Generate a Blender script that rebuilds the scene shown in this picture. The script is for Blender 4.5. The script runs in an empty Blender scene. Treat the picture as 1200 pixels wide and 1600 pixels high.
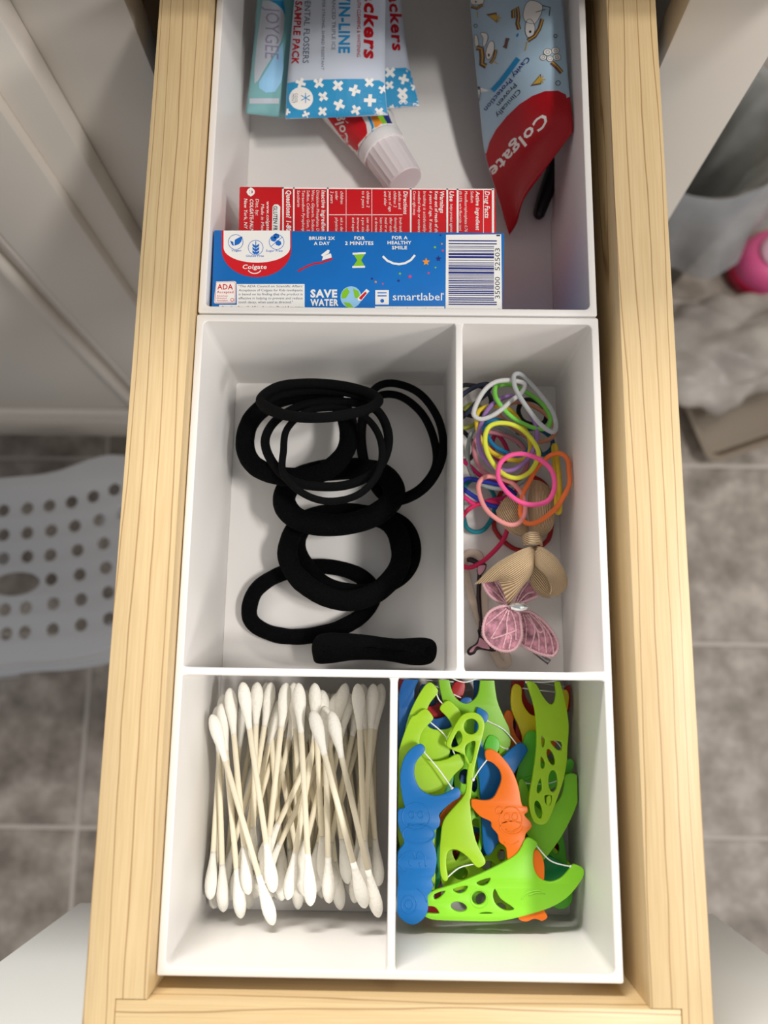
import bpy, bmesh, math, random
from mathutils import Vector, Matrix
from mathutils.bvhtree import BVHTree
random.seed(7)
R = random.Random(11)
scene = bpy.context.scene
COL = scene.collection

# ------------------------------------------------------------------ units
# all sizes below are in millimetres; z = 0 is the rim of the organizer trays,
# x runs to the right, y runs into the cabinet. The floor lies at z = -720.
S = 0.001
ZF = -720.0
def Wd(p):
    return Vector((p[0]*S, p[1]*S, (p[2]-ZF)*S))

# ------------------------------------------------------------------ camera
F, TH, RO, YA, CX, CY, CH = 1295.376, .1937, .0428, -.0556, 74.328, 96.165, 289.86
def ray(u, v):
    X = (u-600)/F; U = (800-v)/F
    cr, sr = math.cos(RO), math.sin(RO)
    x = X*cr+U*sr; w = -X*sr+U*cr
    ct, st = math.cos(TH), math.sin(TH)
    y = st+w*ct; z = -ct+w*st
    c, s = math.cos(YA), math.sin(YA)
    return Vector((c*x+s*y, -s*x+c*y, z))
CAM = Vector((CX, CY, CH))
fwd = ray(600, 800)
rgt = ray(600+F, 800)-fwd
upv = ray(600, 800-F)-fwd
cam_d = bpy.data.cameras.new('camera')
cam = bpy.data.objects.new('camera', cam_d); COL.objects.link(cam)
M = Matrix((rgt, upv, -fwd)).transposed().to_4x4()
M.translation = Wd(CAM)
cam.matrix_world = M
cam_d.sensor_fit = 'VERTICAL'; cam_d.sensor_height = 36; cam_d.sensor_width = 27
cam_d.lens = F*36/1600
cam_d.clip_start = .01
cam_d.dof.use_dof = True; cam_d.dof.focus_distance = .318; cam_d.dof.aperture_fstop = 8.5
scene.camera = cam

# ------------------------------------------------------------------ light
wd = bpy.data.worlds.new('world'); scene.world = wd; wd.use_nodes = True
wd.node_tree.nodes['Background'].inputs[0].default_value = (.98, .985, 1.0, 1)
wd.node_tree.nodes['Background'].inputs[1].default_value = .31
def area(name, loc, target, sx, sy, power, color):
    d = bpy.data.lights.new(name, 'AREA'); d.shape = 'RECTANGLE'; d.size = sx*S; d.size_y = sy*S
    d.energy = power; d.color = color
    o = bpy.data.objects.new(name, d); COL.objects.link(o)
    o.location = Wd(loc)
    o.rotation_euler = (Wd(target)-Wd(loc)).to_track_quat('-Z', 'Y').to_euler()
    return o
# two ceiling lamps, to the right of and behind the viewer
area('ceiling_light', (1010, -231, 1480), (75, 120, 0), 150, 150, 9.8, (1, .965, .915))
area('ceiling_light', (960, -4, 1480), (75, 120, 0), 150, 150, 9.2, (1, .965, .915))
# unseen fill lamp added at the front right to brighten the cabinet face
area('room_light', (1400, -620, 720), (120, 200, -60), 260, 260, 6.5, (1, .96, .91))
# light that comes back from the mirror above the counter
area('mirror_light', (-60, 880, 430), (75, 60, 0), 380, 150, 8.5, (1, .965, .915))
scene.view_settings.view_transform = 'Standard'
scene.view_settings.look = 'None'
scene.view_settings.exposure = .1
scene.view_settings.gamma = 1
scene.view_settings.use_curve_mapping = False

# ------------------------------------------------------------------ pixel helpers: a photo pixel at a known height
def px(u, v, z):
    if -63 < z < -20: z = -20+(z+20)*47/42     # heights inside the trays were first taken for a 62 mm deep tray; it is 67
    r = ray(u, v); t = (z-CH)/r.z
    return CAM+r*t
def py_(u, v, Y):
    r = ray(u, v); t = (Y-CY)/r.y
    return CAM+r*t
def crop(x0, y0, s):
    return lambda pts: [(x0+a/s, y0+b/s) for a, b in pts]

# ------------------------------------------------------------------ materials
def lin(c):
    return tuple(((x/255)/12.92 if x/255 <= .04045 else ((x/255+.055)/1.055)**2.4) for x in c)+(1,)
MATS = {}
def mat(name, rgb, rough=.5, spec=.5, bump=0, bscale=400, var=0, vscale=60, trans=0, alpha=1, metal=0, sheen=0, sss=0, coat=0):
    if name in MATS: return MATS[name]
    m = bpy.data.materials.new(name); m.use_nodes = True; MATS[name] = m
    nt = m.node_tree; b = nt.nodes['Principled BSDF']
    b.inputs['Base Color'].default_value = lin(rgb)
    b.inputs['Roughness'].default_value = rough
    b.inputs['Specular IOR Level'].default_value = spec
    b.inputs['Metallic'].default_value = metal
    b.inputs['Transmission Weight'].default_value = trans
    b.inputs['Alpha'].default_value = alpha
    b.inputs['Coat Weight'].default_value = coat
    if sheen:
        b.inputs['Sheen Weight'].default_value = sheen; b.inputs['Sheen Roughness'].default_value = .6
    if sss:
        b.inputs['Subsurface Weight'].default_value = sss
        b.inputs['Subsurface Radius'].default_value = (1, 1, 1); b.inputs['Subsurface Scale'].default_value = .002
    if bump or var:
        tc = nt.nodes.new('ShaderNodeTexCoord')
    if bump:
        n = nt.nodes.new('ShaderNodeTexNoise'); n.inputs['Scale'].default_value = bscale; n.inputs['Detail'].default_value = 3
        nt.links.new(tc.outputs['Object'], n.inputs['Vector'])
        bp = nt.nodes.new('ShaderNodeBump'); bp.inputs['Strength'].default_value = bump; bp.inputs['Distance'].default_value = .001
        nt.links.new(n.outputs['Fac'], bp.inputs['Height']); nt.links.new(bp.outputs['Normal'], b.inputs['Normal'])
    if var:
        n = nt.nodes.new('ShaderNodeTexNoise'); n.inputs['Scale'].default_value = vscale; n.inputs['Detail'].default_value = 4
        nt.links.new(tc.outputs['Object'], n.inputs['Vector'])
        r = nt.nodes.new('ShaderNodeValToRGB')
        r.color_ramp.elements[0].position = .3; r.color_ramp.elements[1].position = .7
        r.color_ramp.elements[0].color = lin([max(0, x*(1-var)) for x in rgb]); r.color_ramp.elements[1].color = lin([min(255, x*(1+var)) for x in rgb])
        nt.links.new(n.outputs['Fac'], r.inputs['Fac']); nt.links.new(r.outputs['Color'], b.inputs['Base Color'])
    return m

def wood(name, axis, base=(208, 180, 134), line=(152, 113, 72), light=(216, 190, 145)):
    m = bpy.data.materials.new(name); m.use_nodes = True; MATS[name] = m
    nt = m.node_tree; b = nt.nodes['Principled BSDF']; L = nt.links
    tc = nt.nodes.new('ShaderNodeTexCoord')
    def stretched(a, c):
        mp = nt.nodes.new('ShaderNodeMapping')
        mp.inputs['Scale'].default_value = (a, c, a) if axis == 'y' else (c, a, a)
        L.new(tc.outputs['Object'], mp.inputs['Vector']); return mp
    # thin grain lines running along the board, gently wandering and unevenly spaced
    sp = nt.nodes.new('ShaderNodeSeparateXYZ'); L.new(tc.outputs['Object'], sp.inputs[0])
    acc = nt.nodes.new('ShaderNodeMath'); acc.operation = 'MULTIPLY'; acc.inputs[1].default_value = 190.0
    L.new(sp.outputs[0 if axis == 'y' else 1], acc.inputs[0])
    for a, c, amp in ((70, 5, 1.5), (160, 30, .22), (18, 1.0, 5.0)):
        nn = nt.nodes.new('ShaderNodeTexNoise'); nn.inputs['Scale'].default_value = 1; nn.inputs['Detail'].default_value = 1
        L.new(stretched(a, c).outputs[0], nn.inputs['Vector'])
        ma = nt.nodes.new('ShaderNodeMath'); ma.operation = 'MULTIPLY_ADD'; ma.inputs[1].default_value = amp
        L.new(nn.outputs['Fac'], ma.inputs[0]); L.new(acc.outputs[0], ma.inputs[2]); acc = ma
    fr = nt.nodes.new('ShaderNodeMath'); fr.operation = 'FRACT'; L.new(acc.outputs[0], fr.inputs[0])
    rp = nt.nodes.new('ShaderNodeValToRGB'); cr = rp.color_ramp
    cr.elements[0].position = 0; cr.elements[0].color = (0, 0, 0, 1)
    cr.elements[1].position = 1; cr.elements[1].color = (0, 0, 0, 1)
    for p, v in ((.455, 0), (.495, 1), (.51, 1), (.57, .0)):
        e = cr.elements.new(p); e.color = (v, v, v, 1)
    L.new(fr.outputs[0], rp.inputs['Fac'])
    n2 = nt.nodes.new('ShaderNodeTexNoise'); n2.inputs['Scale'].default_value = 1; n2.inputs['Detail'].default_value = 4
    L.new(stretched(1500, 40).outputs[0], n2.inputs['Vector'])
    rs = nt.nodes.new('ShaderNodeValToRGB'); rs.color_ramp.elements[0].position = .36; rs.color_ramp.elements[1].position = .64; L.new(n2.outputs['Fac'], rs.inputs['Fac'])
    mix = nt.nodes.new('ShaderNodeMixRGB'); mix.inputs[1].default_value = lin(base); mix.inputs[2].default_value = lin(light)
    L.new(rs.outputs[0], mix.inputs['Fac'])
    m2 = nt.nodes.new('ShaderNodeMixRGB'); m2.inputs[2].default_value = lin(line)
    sc = nt.nodes.new('ShaderNodeMath'); sc.operation = 'MULTIPLY'; sc.inputs[1].default_value = .85
    L.new(rp.outputs['Color'], sc.inputs[0]); L.new(sc.outputs[0], m2.inputs['Fac'])
    L.new(mix.outputs[0], m2.inputs[1]); L.new(m2.outputs[0], b.inputs['Base Color'])
    b.inputs['Roughness'].default_value = .42
    return m

WOOD_Y = wood('maple_lengthwise', 'y'); WOOD_X = wood('maple_crosswise', 'x')
WHITE_PLASTIC = mat('white_plastic', (231, 228, 225), .38, .4, bump=.02, bscale=900)
PAINT = mat('white_paint', (218, 211, 202), .5, .4, var=.015, vscale=4)
PAINT_FRONT = mat('white_drawer_front', (226, 228, 226), .5, .4, var=.01, vscale=4)
BLACK_FABRIC = mat('black_fabric', (6, 6, 7), .95, .08, bump=.9, bscale=1500)
BLACK_CORD = mat('black_cord', (6, 6, 7), .85, .12, bump=.5, bscale=2500)
COTTON = mat('cotton', (252, 248, 238), .95, .1, bump=.35, bscale=900, sss=.1)
STICK = mat('paper_stick', (255, 245, 219), .7, .2)

# ------------------------------------------------------------------ object helpers
def mesh_obj(name, verts, faces, m, parent=None, smooth=True, sharp=None, uvs=None, origin=None, mats=None, fmats=None):
    """verts in mm. A child mesh is stored relative to its parent; a top-level one around its own base."""
    vs = [Wd(v) for v in verts]
    if parent is not None:
        o0 = parent['_o']; o0 = Vector(o0)
    elif origin is not None:
        o0 = Wd(origin)
    else:
        o0 = Vector((sum(v.x for v in vs)/len(vs), sum(v.y for v in vs)/len(vs), min(v.z for v in vs)))
    me = bpy.data.meshes.new(name)
    me.from_pydata([v-o0 for v in vs], [], faces); me.update()
    if uvs:
        ul = me.uv_layers.new(name='UVMap')
        for l in me.loops: ul.data[l.index].uv = uvs[l.vertex_index]
    if mats:
        for x in mats: me.materials.append(x)
        for p, i in zip(me.polygons, fmats): p.material_index = i
    else:
        me.materials.append(m)
    bm = bmesh.new(); bm.from_mesh(me); bmesh.ops.recalc_face_normals(bm, faces=bm.faces); bm.to_mesh(me); bm.free()
    if smooth:
        me.shade_smooth()
        if sharp: me.set_sharp_from_angle(angle=math.radians(sharp))
    o = bpy.data.objects.new(name, me); COL.objects.link(o)
    o['_o'] = tuple(o0)
    if parent is not None: o.parent = parent
    if parent is None: o.location = o0
    elif parent.type == 'MESH' or parent.type == 'EMPTY': o.location = (0, 0, 0)
    return o
def empty(name, base, label=None, cat=None, group=None):
    o = bpy.data.objects.new(name, None); COL.objects.link(o)
    w = Wd(base); o.location = w; o['_o'] = tuple(w); o.empty_display_size = .01
    if label: tag(o, label, cat, group)
    return o
def tag(o, label, cat, group=None, kind=None):
    if label: o['label'] = label
    if cat: o['category'] = cat
    if group: o['group'] = group
    if kind: o['kind'] = kind
    return o
def bevel_box(x0, x1, y0, y1, z0, z1, b=.6, seg=2):
    bm = bmesh.new()
    bmesh.ops.create_cube(bm, size=1)
    for v in bm.verts:
        v.co = Vector((x0+(v.co.x+.5)*(x1-x0), y0+(v.co.y+.5)*(y1-y0), z0+(v.co.z+.5)*(z1-z0)))
    if b: bmesh.ops.bevel(bm, geom=bm.edges[:], offset=b, segments=seg, affect='EDGES', profile=.5)
    r = get(bm); return r
def get(bm):
    bm.verts.index_update()
    v = [x.co.copy() for x in bm.verts]; f = [[q.index for q in p.verts] for p in bm.faces]
    bm.free(); return v, f
def box(name, x0, x1, y0, y1, z0, z1, m, parent=None, b=.6, **k):
    v, f = bevel_box(x0, x1, y0, y1, z0, z1, b)
    return mesh_obj(name, v, f, m, parent, sharp=40, **k)
def catmull(pts, n=6, closed=True):
    pts = [Vector(p) for p in pts]; N = len(pts); out = []
    for i in range(N if closed else N-1):
        if closed: p0, p1, p2, p3 = pts[i-1], pts[i], pts[(i+1) % N], pts[(i+2) % N]
        else: p0, p1, p2, p3 = pts[max(i-1, 0)], pts[i], pts[i+1], pts[min(i+2, N-1)]
        for k in range(n):
            t = k/n
            out.append(.5*((2*p1)+(p2-p0)*t+(2*p0-5*p1+4*p2-p3)*t*t+(3*p1-p0-3*p2+p3)*t**3))
    if not closed: out.append(pts[-1])
    return out
def tube(path, r, closed=True, seg=8, flat=1.0, cap=True):
    """sweep a circle of radius r (or list of radii) along path; flat squashes it vertically"""
    n = len(path); V = []; Fc = []
    up = Vector((0, 0, 1))
    for i, p in enumerate(path):
        a = path[i-1] if (closed or i > 0) else path[i]
        b = path[(i+1) % n] if (closed or i < n-1) else path[i]
        t = (b-a)
        t = t.normalized() if t.length > 1e-9 else Vector((1, 0, 0))
        s = t.cross(up)
        s = s.normalized() if s.length > 1e-3 else t.cross(Vector((0, 1, 0))).normalized()
        w = s.cross(t).normalized()
        rr = r[i] if isinstance(r, (list, tuple)) else r
        for k in range(seg):
            A = 2*math.pi*k/seg
            V.append(p+s*(math.cos(A)*rr)+w*(math.sin(A)*rr*flat))
    for i in range(n if closed else n-1):
        j = (i+1) % n
        for k in range(seg):
            l = (k+1) % seg
            Fc.append([i*seg+k, i*seg+l, j*seg+l, j*seg+k])
    if not closed and cap:
        Fc.append(list(range(seg))); Fc.append([(n-1)*seg+k for k in range(seg)])
    return V, Fc
def join(parts):
    V = []; Fc = []
    for v, f in parts:
        o = len(V); V += list(v); Fc += [[i+o for i in q] for q in f]
    return V, Fc
def lathe(profile, origin, axis, seg=24):
    """profile: (distance along axis, radius)"""
    a = Vector(axis).normalized(); s = a.cross(Vector((0, 0, 1)))
    s = s.normalized() if s.length > 1e-3 else Vector((1, 0, 0))
    w = a.cross(s); V = []; Fc = []; o = Vector(origin)
    for d, r in profile:
        for k in range(seg):
            A = 2*math.pi*k/seg
            V.append(o+a*d+s*(math.cos(A)*r)+w*(math.sin(A)*r))
    for i in range(len(profile)-1):
        for k in range(seg):
            l = (k+1) % seg
            Fc.append([i*seg+k, i*seg+l, (i+1)*seg+l, (i+1)*seg+k])
    Fc.append(list(range(seg))); Fc.append([(len(profile)-1)*seg+k for k in range(seg)])
    return V, Fc
def curve_mesh(cu):
    ob = bpy.data.objects.new('tmp', cu)
    me = ob.to_mesh()
    v = [x.co.copy() for x in me.vertices]; f = [list(p.vertices) for p in me.polygons]
    ob.to_mesh_clear(); bpy.data.objects.remove(ob); bpy.data.curves.remove(cu)
    return v, f
def plate2d(outline, holes, thick, bev=.3, res=2):
    """flat plate of real thickness from a closed 2-D outline, with holes; lies in local xy, centred on z=0"""
    cu = bpy.data.curves.new('tmp', 'CURVE'); cu.dimensions = '2D'; cu.fill_mode = 'BOTH'
    for pl in [outline]+list(holes):
        sp = cu.splines.new('POLY'); sp.points.add(len(pl)-1)
        for q, p in zip(sp.points, pl): q.co = (p[0], p[1], 0, 1)
        sp.use_cyclic_u = True
    cu.extrude = max(thick/2-bev, .01); cu.bevel_depth = bev; cu.bevel_resolution = res; cu.offset = -bev
    v, f = curve_mesh(cu)
    bm = bmesh.new()
    for x in v: bm.verts.new(x)
    bm.verts.ensure_lookup_table()
    for q in f:
        try: bm.faces.new([bm.verts[i] for i in q])
        except ValueError: pass
    bmesh.ops.remove_doubles(bm, verts=bm.verts[:], dist=1e-4)
    return get(bm)
class Plane:
    """a tilted plane: z0 at pixel (u,v), slopes in mm per mm"""
    def __init__(s, u, v, z0, gx=0, gy=0):
        s.o = px(u, v, z0); s.n = Vector((-gx, -gy, 1)).normalized()
        s.e1 = Vector((1, 0, gx)).normalized(); s.e2 = s.n.cross(s.e1)
    def at(s, u, v):
        r = ray(u, v); t = (s.o-CAM).dot(s.n)/r.dot(s.n); return CAM+r*t
    def loc(s, p):
        d = p-s.o; return (d.dot(s.e1), d.dot(s.e2))
    def wld(s, q):
        return s.o+s.e1*q[0]+s.e2*q[1]+s.n*q[2]
def plate_px(pl, outline, holes, thick, bev=.3, n=3):
    def conv(o):
        return [pl.loc(p) for p in catmull([pl.at(*q) for q in o], n)]
    v, f = plate2d(conv(outline), [conv(h) for h in holes], thick, bev)
    return [pl.wld(x) for x in v], f
def ell(cx, cy, rx, ry, rot=0, n=12):
    c, s = math.cos(math.radians(rot)), math.sin(math.radians(rot))
    return [(cx+rx*math.cos(2*math.pi*k/n)*c-ry*math.sin(2*math.pi*k/n)*s, cy+rx*math.cos(2*math.pi*k/n)*s+ry*math.sin(2*math.pi*k/n)*c) for k in range(n)]

# ------------------------------------------------------------------ flat print on surfaces
def bvh_of(*objs):
    V = []; Fc = []
    for o in objs:
        off = len(V); o0 = Vector(o['_o'])
        for v in o.data.vertices:
            w = v.co+o0; V.append(Vector((w.x/S, w.y/S, w.z/S+ZF)))
        for p in o.data.polygons: Fc.append([i+off for i in p.vertices])
    return BVHTree.FromPolygons(V, Fc)
class Flat:
    """a level face at height z"""
    def __init__(s, z): s.z = z
    def ray_cast(s, o, d):
        t = (s.z-o.z)/d.z
        return o+d*t, Vector((0, 0, 1)), 0, t
class Print:
    """collects flat shapes given in picture pixels and lays them on a surface, one mesh per ink"""
    def __init__(s, surf, parent, lift=.06): s.b = surf; s.par = parent; s.l = lift; s.ink = {}; s.n = 0; s.hold = None; s.t = .3; s.cut = 0
    def _add(s, key, verts, faces, lift):
        s.n += 1
        V, Fc = s.ink.setdefault(key+((s.hold if s.hold is not None else s.n) if key[0] != 'barcode' else 0,), ([], []))
        idx = {}
        if s.cut:
            bm = bmesh.new(); vs = [bm.verts.new((a, b, 0)) for a, b in verts]
            for q in faces:
                try: bm.faces.new([vs[i] for i in q])
                except ValueError: pass
            for _ in range(3):
                le = [e for e in bm.edges if e.calc_length() > s.cut]
                if not le: break
                bmesh.ops.subdivide_edges(bm, edges=le, cuts=1); bmesh.ops.triangulate(bm, faces=bm.faces[:])
            g, faces = get(bm); verts = [(a.x, a.y) for a in g]
        for i, (u, v) in enumerate(verts):
            d = ray(u, v).normalized()
            h, n, _, _ = s.b.ray_cast(CAM, d)
            if h is None:
                h, n, _, _ = s.b.find_nearest(CAM+d*s.t)
                n = Vector((0, 0, 1))
            else: s.t = (h-CAM).length
            if n.dot(d) > 0: n = -n
            idx[i] = len(V); V.append(h+n*(s.l+lift))
        for q in faces:
            if all(i in idx for i in q): Fc.append([idx[i] for i in q])
    def poly(s, key, pts, lift=0, grid=0):
        if grid:
            cu = bpy.data.curves.new('t', 'CURVE')
            bm = bmesh.new(); vs = [bm.verts.new((a, b, 0)) for a, b in pts]; bm.faces.new(vs); bm.normal_update()
            xs = [p[0] for p in pts]; ys = [p[1] for p in pts]
            x = min(xs)+grid
            while x < max(xs):
                bmesh.ops.bisect_plane(bm, geom=bm.verts[:]+bm.edges[:]+bm.faces[:], plane_co=(x, 0, 0), plane_no=(1, 0, 0)); x += grid
            y = min(ys)+grid
            while y < max(ys):
                bmesh.ops.bisect_plane(bm, geom=bm.verts[:]+bm.edges[:]+bm.faces[:], plane_co=(0, y, 0), plane_no=(0, 1, 0)); y += grid
            bm.normal_update(); bmesh.ops.triangulate(bm, faces=bm.faces[:])
            v, f = get(bm); bpy.data.curves.remove(cu)
            s._add(key, [(a.x, a.y) for a in v], f, lift)
        else:
            bm = bmesh.new(); vs = [bm.verts.new((a, b, 0)) for a, b in pts]; bm.faces.new(vs); bm.normal_update()
            bmesh.ops.triangulate(bm, faces=bm.faces[:]); v, f = get(bm)
            s._add(key, [(a.x, a.y) for a in v], f, lift)
    def rect(s, key, x0, y0, x1, y1, lift=0, ang=0):
        cx, cy = (x0+x1)/2, (y0+y1)/2; c, sn = math.cos(math.radians(ang)), math.sin(math.radians(ang))
        s.poly(key, [(cx+(a-cx)*c-(b-cy)*sn, cy+(a-cx)*sn+(b-cy)*c) for a, b in ((x0, y0), (x1, y0), (x1, y1), (x0, y1))], lift)
    def line(s, key, pts, w, lift=0, closed=False):
        P = [Vector((a, b)) for a, b in pts]; n = len(P); L = []; Rr = []
        for i in range(n):
            a = P[i-1] if (closed or i) else P[i]; b = P[(i+1) % n] if (closed or i < n-1) else P[i]
            t = (b-a).normalized(); q = Vector((-t.y, t.x))*(w/2)
            L.append(P[i]+q); Rr.append(P[i]-q)
        V = [tuple(x) for x in L+Rr]; Fc = []
        for i in range(n if closed else n-1):
            j = (i+1) % n; Fc.append([i, j, n+j, n+i])
        s._add(key, V, Fc, lift)
    def ring(s, key, cx, cy, rx, ry, w, lift=0, n=20):
        s.line(key, ell(cx, cy, rx, ry, 0, n), w, lift, True)
    def text(s, key, t, x, y, width, cap, ang=0, bold=0, shear=0, lift=.03):
        cu = bpy.data.curves.new('tmp', 'FONT'); cu.body = t; cu.size = 1; cu.fill_mode = 'FRONT'; cu.offset = bold; cu.shear = shear; cu.resolution_u = 2; cu.space_character = 1+3*bold
        v, f = curve_mesh(cu)
        if not v: return
        x0 = min(q.x for q in v); x1 = max(q.x for q in v)
        sx = width/(x1-x0); sy = cap/.69
        c, sn = math.cos(math.radians(ang)), math.sin(math.radians(ang))
        P = [(x+(q.x-x0)*sx*c+q.y*sy*sn, y+(q.x-x0)*sx*sn-q.y*sy*c) for q in v]
        s._add(key, P, f, lift)
    def done(s):
        for (name, ink, _), (V, Fc) in s.ink.items():
            if Fc:
                o = mesh_obj(name, V, Fc, INK[ink], s.par, smooth=False)
                if name == 'barcode': o['kind'] = 'stuff'
def mkink(n, c, r=.45): return mat('ink_'+n, c, r, .35)
INK = {k: mkink(k, c) for k, c in dict(white=(240, 238, 234), blue=(20, 104, 196), navy=(34, 44, 120), red=(206, 22, 34), darkred=(176, 14, 28), green=(132, 196, 40),
       teal=(38, 140, 196), grey=(118, 124, 140), black=(38, 38, 48), orange=(240, 150, 50), pink=(226, 70, 120), yellow=(206, 170, 70), brown=(112, 80, 74),
       packblue=(46, 146, 196), silver=(190, 196, 206), slate=(84, 96, 118), skyblue=(150, 200, 236), mauve=(150, 140, 170)).items()}

# ================================================================== SETTING
# ---- floor with tiles
TILE = mat('floor_tile', (146, 137, 127), .5, .4)
def tile_material():
    m = TILE; nt = m.node_tree; b = nt.nodes['Principled BSDF']; L = nt.links
    tc = nt.nodes.new('ShaderNodeTexCoord'); oi = nt.nodes.new('ShaderNodeObjectInfo')
    add = nt.nodes.new('ShaderNodeVectorMath'); add.operation = 'ADD'; L.new(tc.outputs['Object'], add.inputs[0])
    sc = nt.nodes.new('ShaderNodeVectorMath'); sc.operation = 'SCALE'; sc.inputs['Scale'].default_value = 30
    cmb = nt.nodes.new('ShaderNodeCombineXYZ'); L.new(oi.outputs['Random'], cmb.inputs[0]); L.new(oi.outputs['Random'], cmb.inputs[1])
    L.new(cmb.outputs[0], sc.inputs[0]); L.new(sc.outputs[0], add.inputs[1])
    n1 = nt.nodes.new('ShaderNodeTexNoise'); n1.inputs['Scale'].default_value = 22; n1.inputs['Detail'].default_value = 6; n1.inputs['Roughness'].default_value = .62
    L.new(add.outputs[0], n1.inputs['Vector'])
    r = nt.nodes.new('ShaderNodeValToRGB'); cr = r.color_ramp
    cr.elements[0].position = .32; cr.elements[0].color = lin((120, 111, 102)); cr.elements[1].position = .7; cr.elements[1].color = lin((190, 180, 171))
    e = cr.elements.new(.5); e.color = lin((154, 144, 134))
    L.new(n1.outputs['Fac'], r.inputs['Fac']); L.new(r.outputs['Color'], b.inputs['Base Color'])
tile_material()
GROUT = mat('grout', (196, 188, 180), .9, .2)
floor = box('floor', -1500, 1900, -1100, 940, ZF-20, ZF-1.2, GROUT, b=0); tag(floor, 'grey mottled ceramic tile floor with pale grout', 'floor', kind='structure')
PT = 220.3
tile_me = None
v, f = bevel_box(-PT/2+2.4, PT/2-2.4, -PT/2+2.4, PT/2-2.4, 0, 3, .9, 1)
tme = bpy.data.meshes.new('tile'); tme.from_pydata([q*S for q in v], [], f); tme.materials.append(TILE); tme.update()
for i in range(-4, 7):
    for j in range(-3, 5):
        o = bpy.data.objects.new('tile', tme); COL.objects.link(o); o.parent = floor
        c = Wd((-286.9+PT/2+PT*i, -83.2+PT/2+PT*j, ZF-2.6)); o.location = c-Vector(floor['_o'])
wall = box('wall_back', -1500, 1900, 940, 960, ZF, 900, mat('wall_paint', (205, 198, 188), .8, .2), b=0); tag(wall, 'plain pale wall behind the vanity cabinet', 'wall', kind='structure')
bb = box('baseboard_back', 262, 1900, 926, 940, ZF, ZF+90, PAINT, b=2); tag(bb, 'white baseboard along the back wall', 'baseboard', kind='structure')

# ---- vanity cabinet
YF = 368.0
cab = empty('vanity_cabinet', (-100, 640, ZF), 'white painted vanity cabinet with open drawer bay and panelled door', 'cabinet')
box('stile', 193, 239, YF, YF+19, -610, 60, PAINT, cab, .8)
box('stile', -90, -39, YF, YF+19, -610, 60, PAINT, cab, .8)
box('stile', -470, -425, YF, YF+19, -610, 60, PAINT, cab, .8)
box('rail', -39, 193, YF, YF+19, 30, 60, PAINT, cab, .8)
box('rail', -39, 193, YF, YF+19, -176, -150, PAINT, cab, .8)
box('rail', -425, -90, YF, YF+19, 20, 60, PAINT, cab, .8)
box('rail', -470, 239, YF, YF+19, -640, -610, PAINT, cab, .8)
CARC = mat('cabinet_interior', (150, 128, 98), .6, .3)
box('side_panel', 224, 238.5, YF+19, 935, -640, 60, PAINT, cab, .5)
box('side_panel', -470, -455, YF+19, 935, -640, 60, PAINT, cab, .5)
box('partition', -75, -60, YF+19, 935, -640, 60, CARC, cab, .5)
box('back_panel', -455, 224, 925, 935, -640, 60, CARC, cab, .3)
box('bottom_panel', -455, 224, YF+19, 925, -640, -625, CARC, cab, .3)
box('toe_kick', -460, 232, YF+68, YF+82, ZF, -640, mat('toe_kick', (70, 62, 54), .7, .2), cab, .5)
# door left of the drawers: frame, stepped moulding, panel
DY = 349.0
door = box('door', -424, -86, DY+4, YF-.4, -592, 42, PAINT, cab, 1.2)
for nm, a in (('door_stile', (-157, -106, -572, 22)), ('door_stile', (-404, -353, -572, 22)), ('door_rail', (-353, -157, -572, -521)), ('door_rail', (-353, -157, -29, 22))):
    box(nm, a[0], a[1], DY-4, DY+4, a[2], a[3], PAINT, door, 1.4)
for k, (ins, dy, w) in enumerate(((3, 0, 7), (20, 0, 8))):
    x0, x1, z0, z1 = -353+ins, -157-ins, -521+ins, -29-ins
    path = [Vector((x0, DY+dy+1, z0)), Vector((x1, DY+dy+1, z0)), Vector((x1, DY+dy+1, z1)), Vector((x0, DY+dy+1, z1))]
    for i in range(4):
        a, b = path[i], path[(i+1) % 4]
        vv, ff = tube([a, b], w*.62, closed=False, seg=10)
        mesh_obj('moulding', vv, ff, PAINT, door, sharp=50)
# closed drawers under the open one
for z0, z1 in ((-345, -160), (-592, -351)):
    dfo = box('drawer_front', -72, 227, DY-3, YF-.4, z0, z1, PAINT, cab, 1.6)
# worktop
ct = box('countertop', -480, 262, 337, 938, 60, 92, mat('countertop', (196, 188, 176), .35, .5, var=.06, vscale=40), b=3)
tag(ct, 'pale stone countertop lying over the vanity cabinet', 'countertop')

# ================================================================== OPEN DRAWER
HR = 8.0
XL, XL2, XR, XR2 = -20.23, -.44, 155.8, 175.22
YI = -4.2
drw = empty('drawer', (75, 170, -95), 'open maple drawer with pale wooden sides and white front panel', 'drawer')
def side_board(x0, x1, inner):
    # plan outline with the half-lap for the front board
    xm = (x0+x1)/2
    if inner == 'r': o = [(x0, -20), (xm, -20), (xm, YI), (x1, YI), (x1, 760), (x0, 760)]
    else: o = [(xm, -20), (x1, -20), (x1, 760), (x0, 760), (x0, YI), (xm, YI)]
    v, f = plate2d(o, [], 100, .35, 1)
    v = [Vector((q.x, q.y, q.z-42)) for q in v]
    return mesh_obj('side_board', v, f, WOOD_Y, drw, sharp=40)
side_board(XL, XL2, 'r'); side_board(XR, XR2, 'l')
box('front_board', (XL+XL2)/2+.15, (XR+XR2)/2-.15, -19.8, YI-.1, -92, HR-.2, WOOD_X, drw, .35)
box('back_board', XL2+.1, XR-.1, 742, 758, -92, HR-.2, WOOD_X, drw, .35)
box('bottom_board', XL2+.1, XR-.1, YI, 742, -81, -75.4, WOOD_Y, drw, .2)
fp = box('front_panel', -85.5, 241, -41, -21.5, -168, 40, PAINT_FRONT, drw, 1.5)
METAL = mat('zinc', (150, 150, 152), .35, .5, metal=1)
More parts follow.
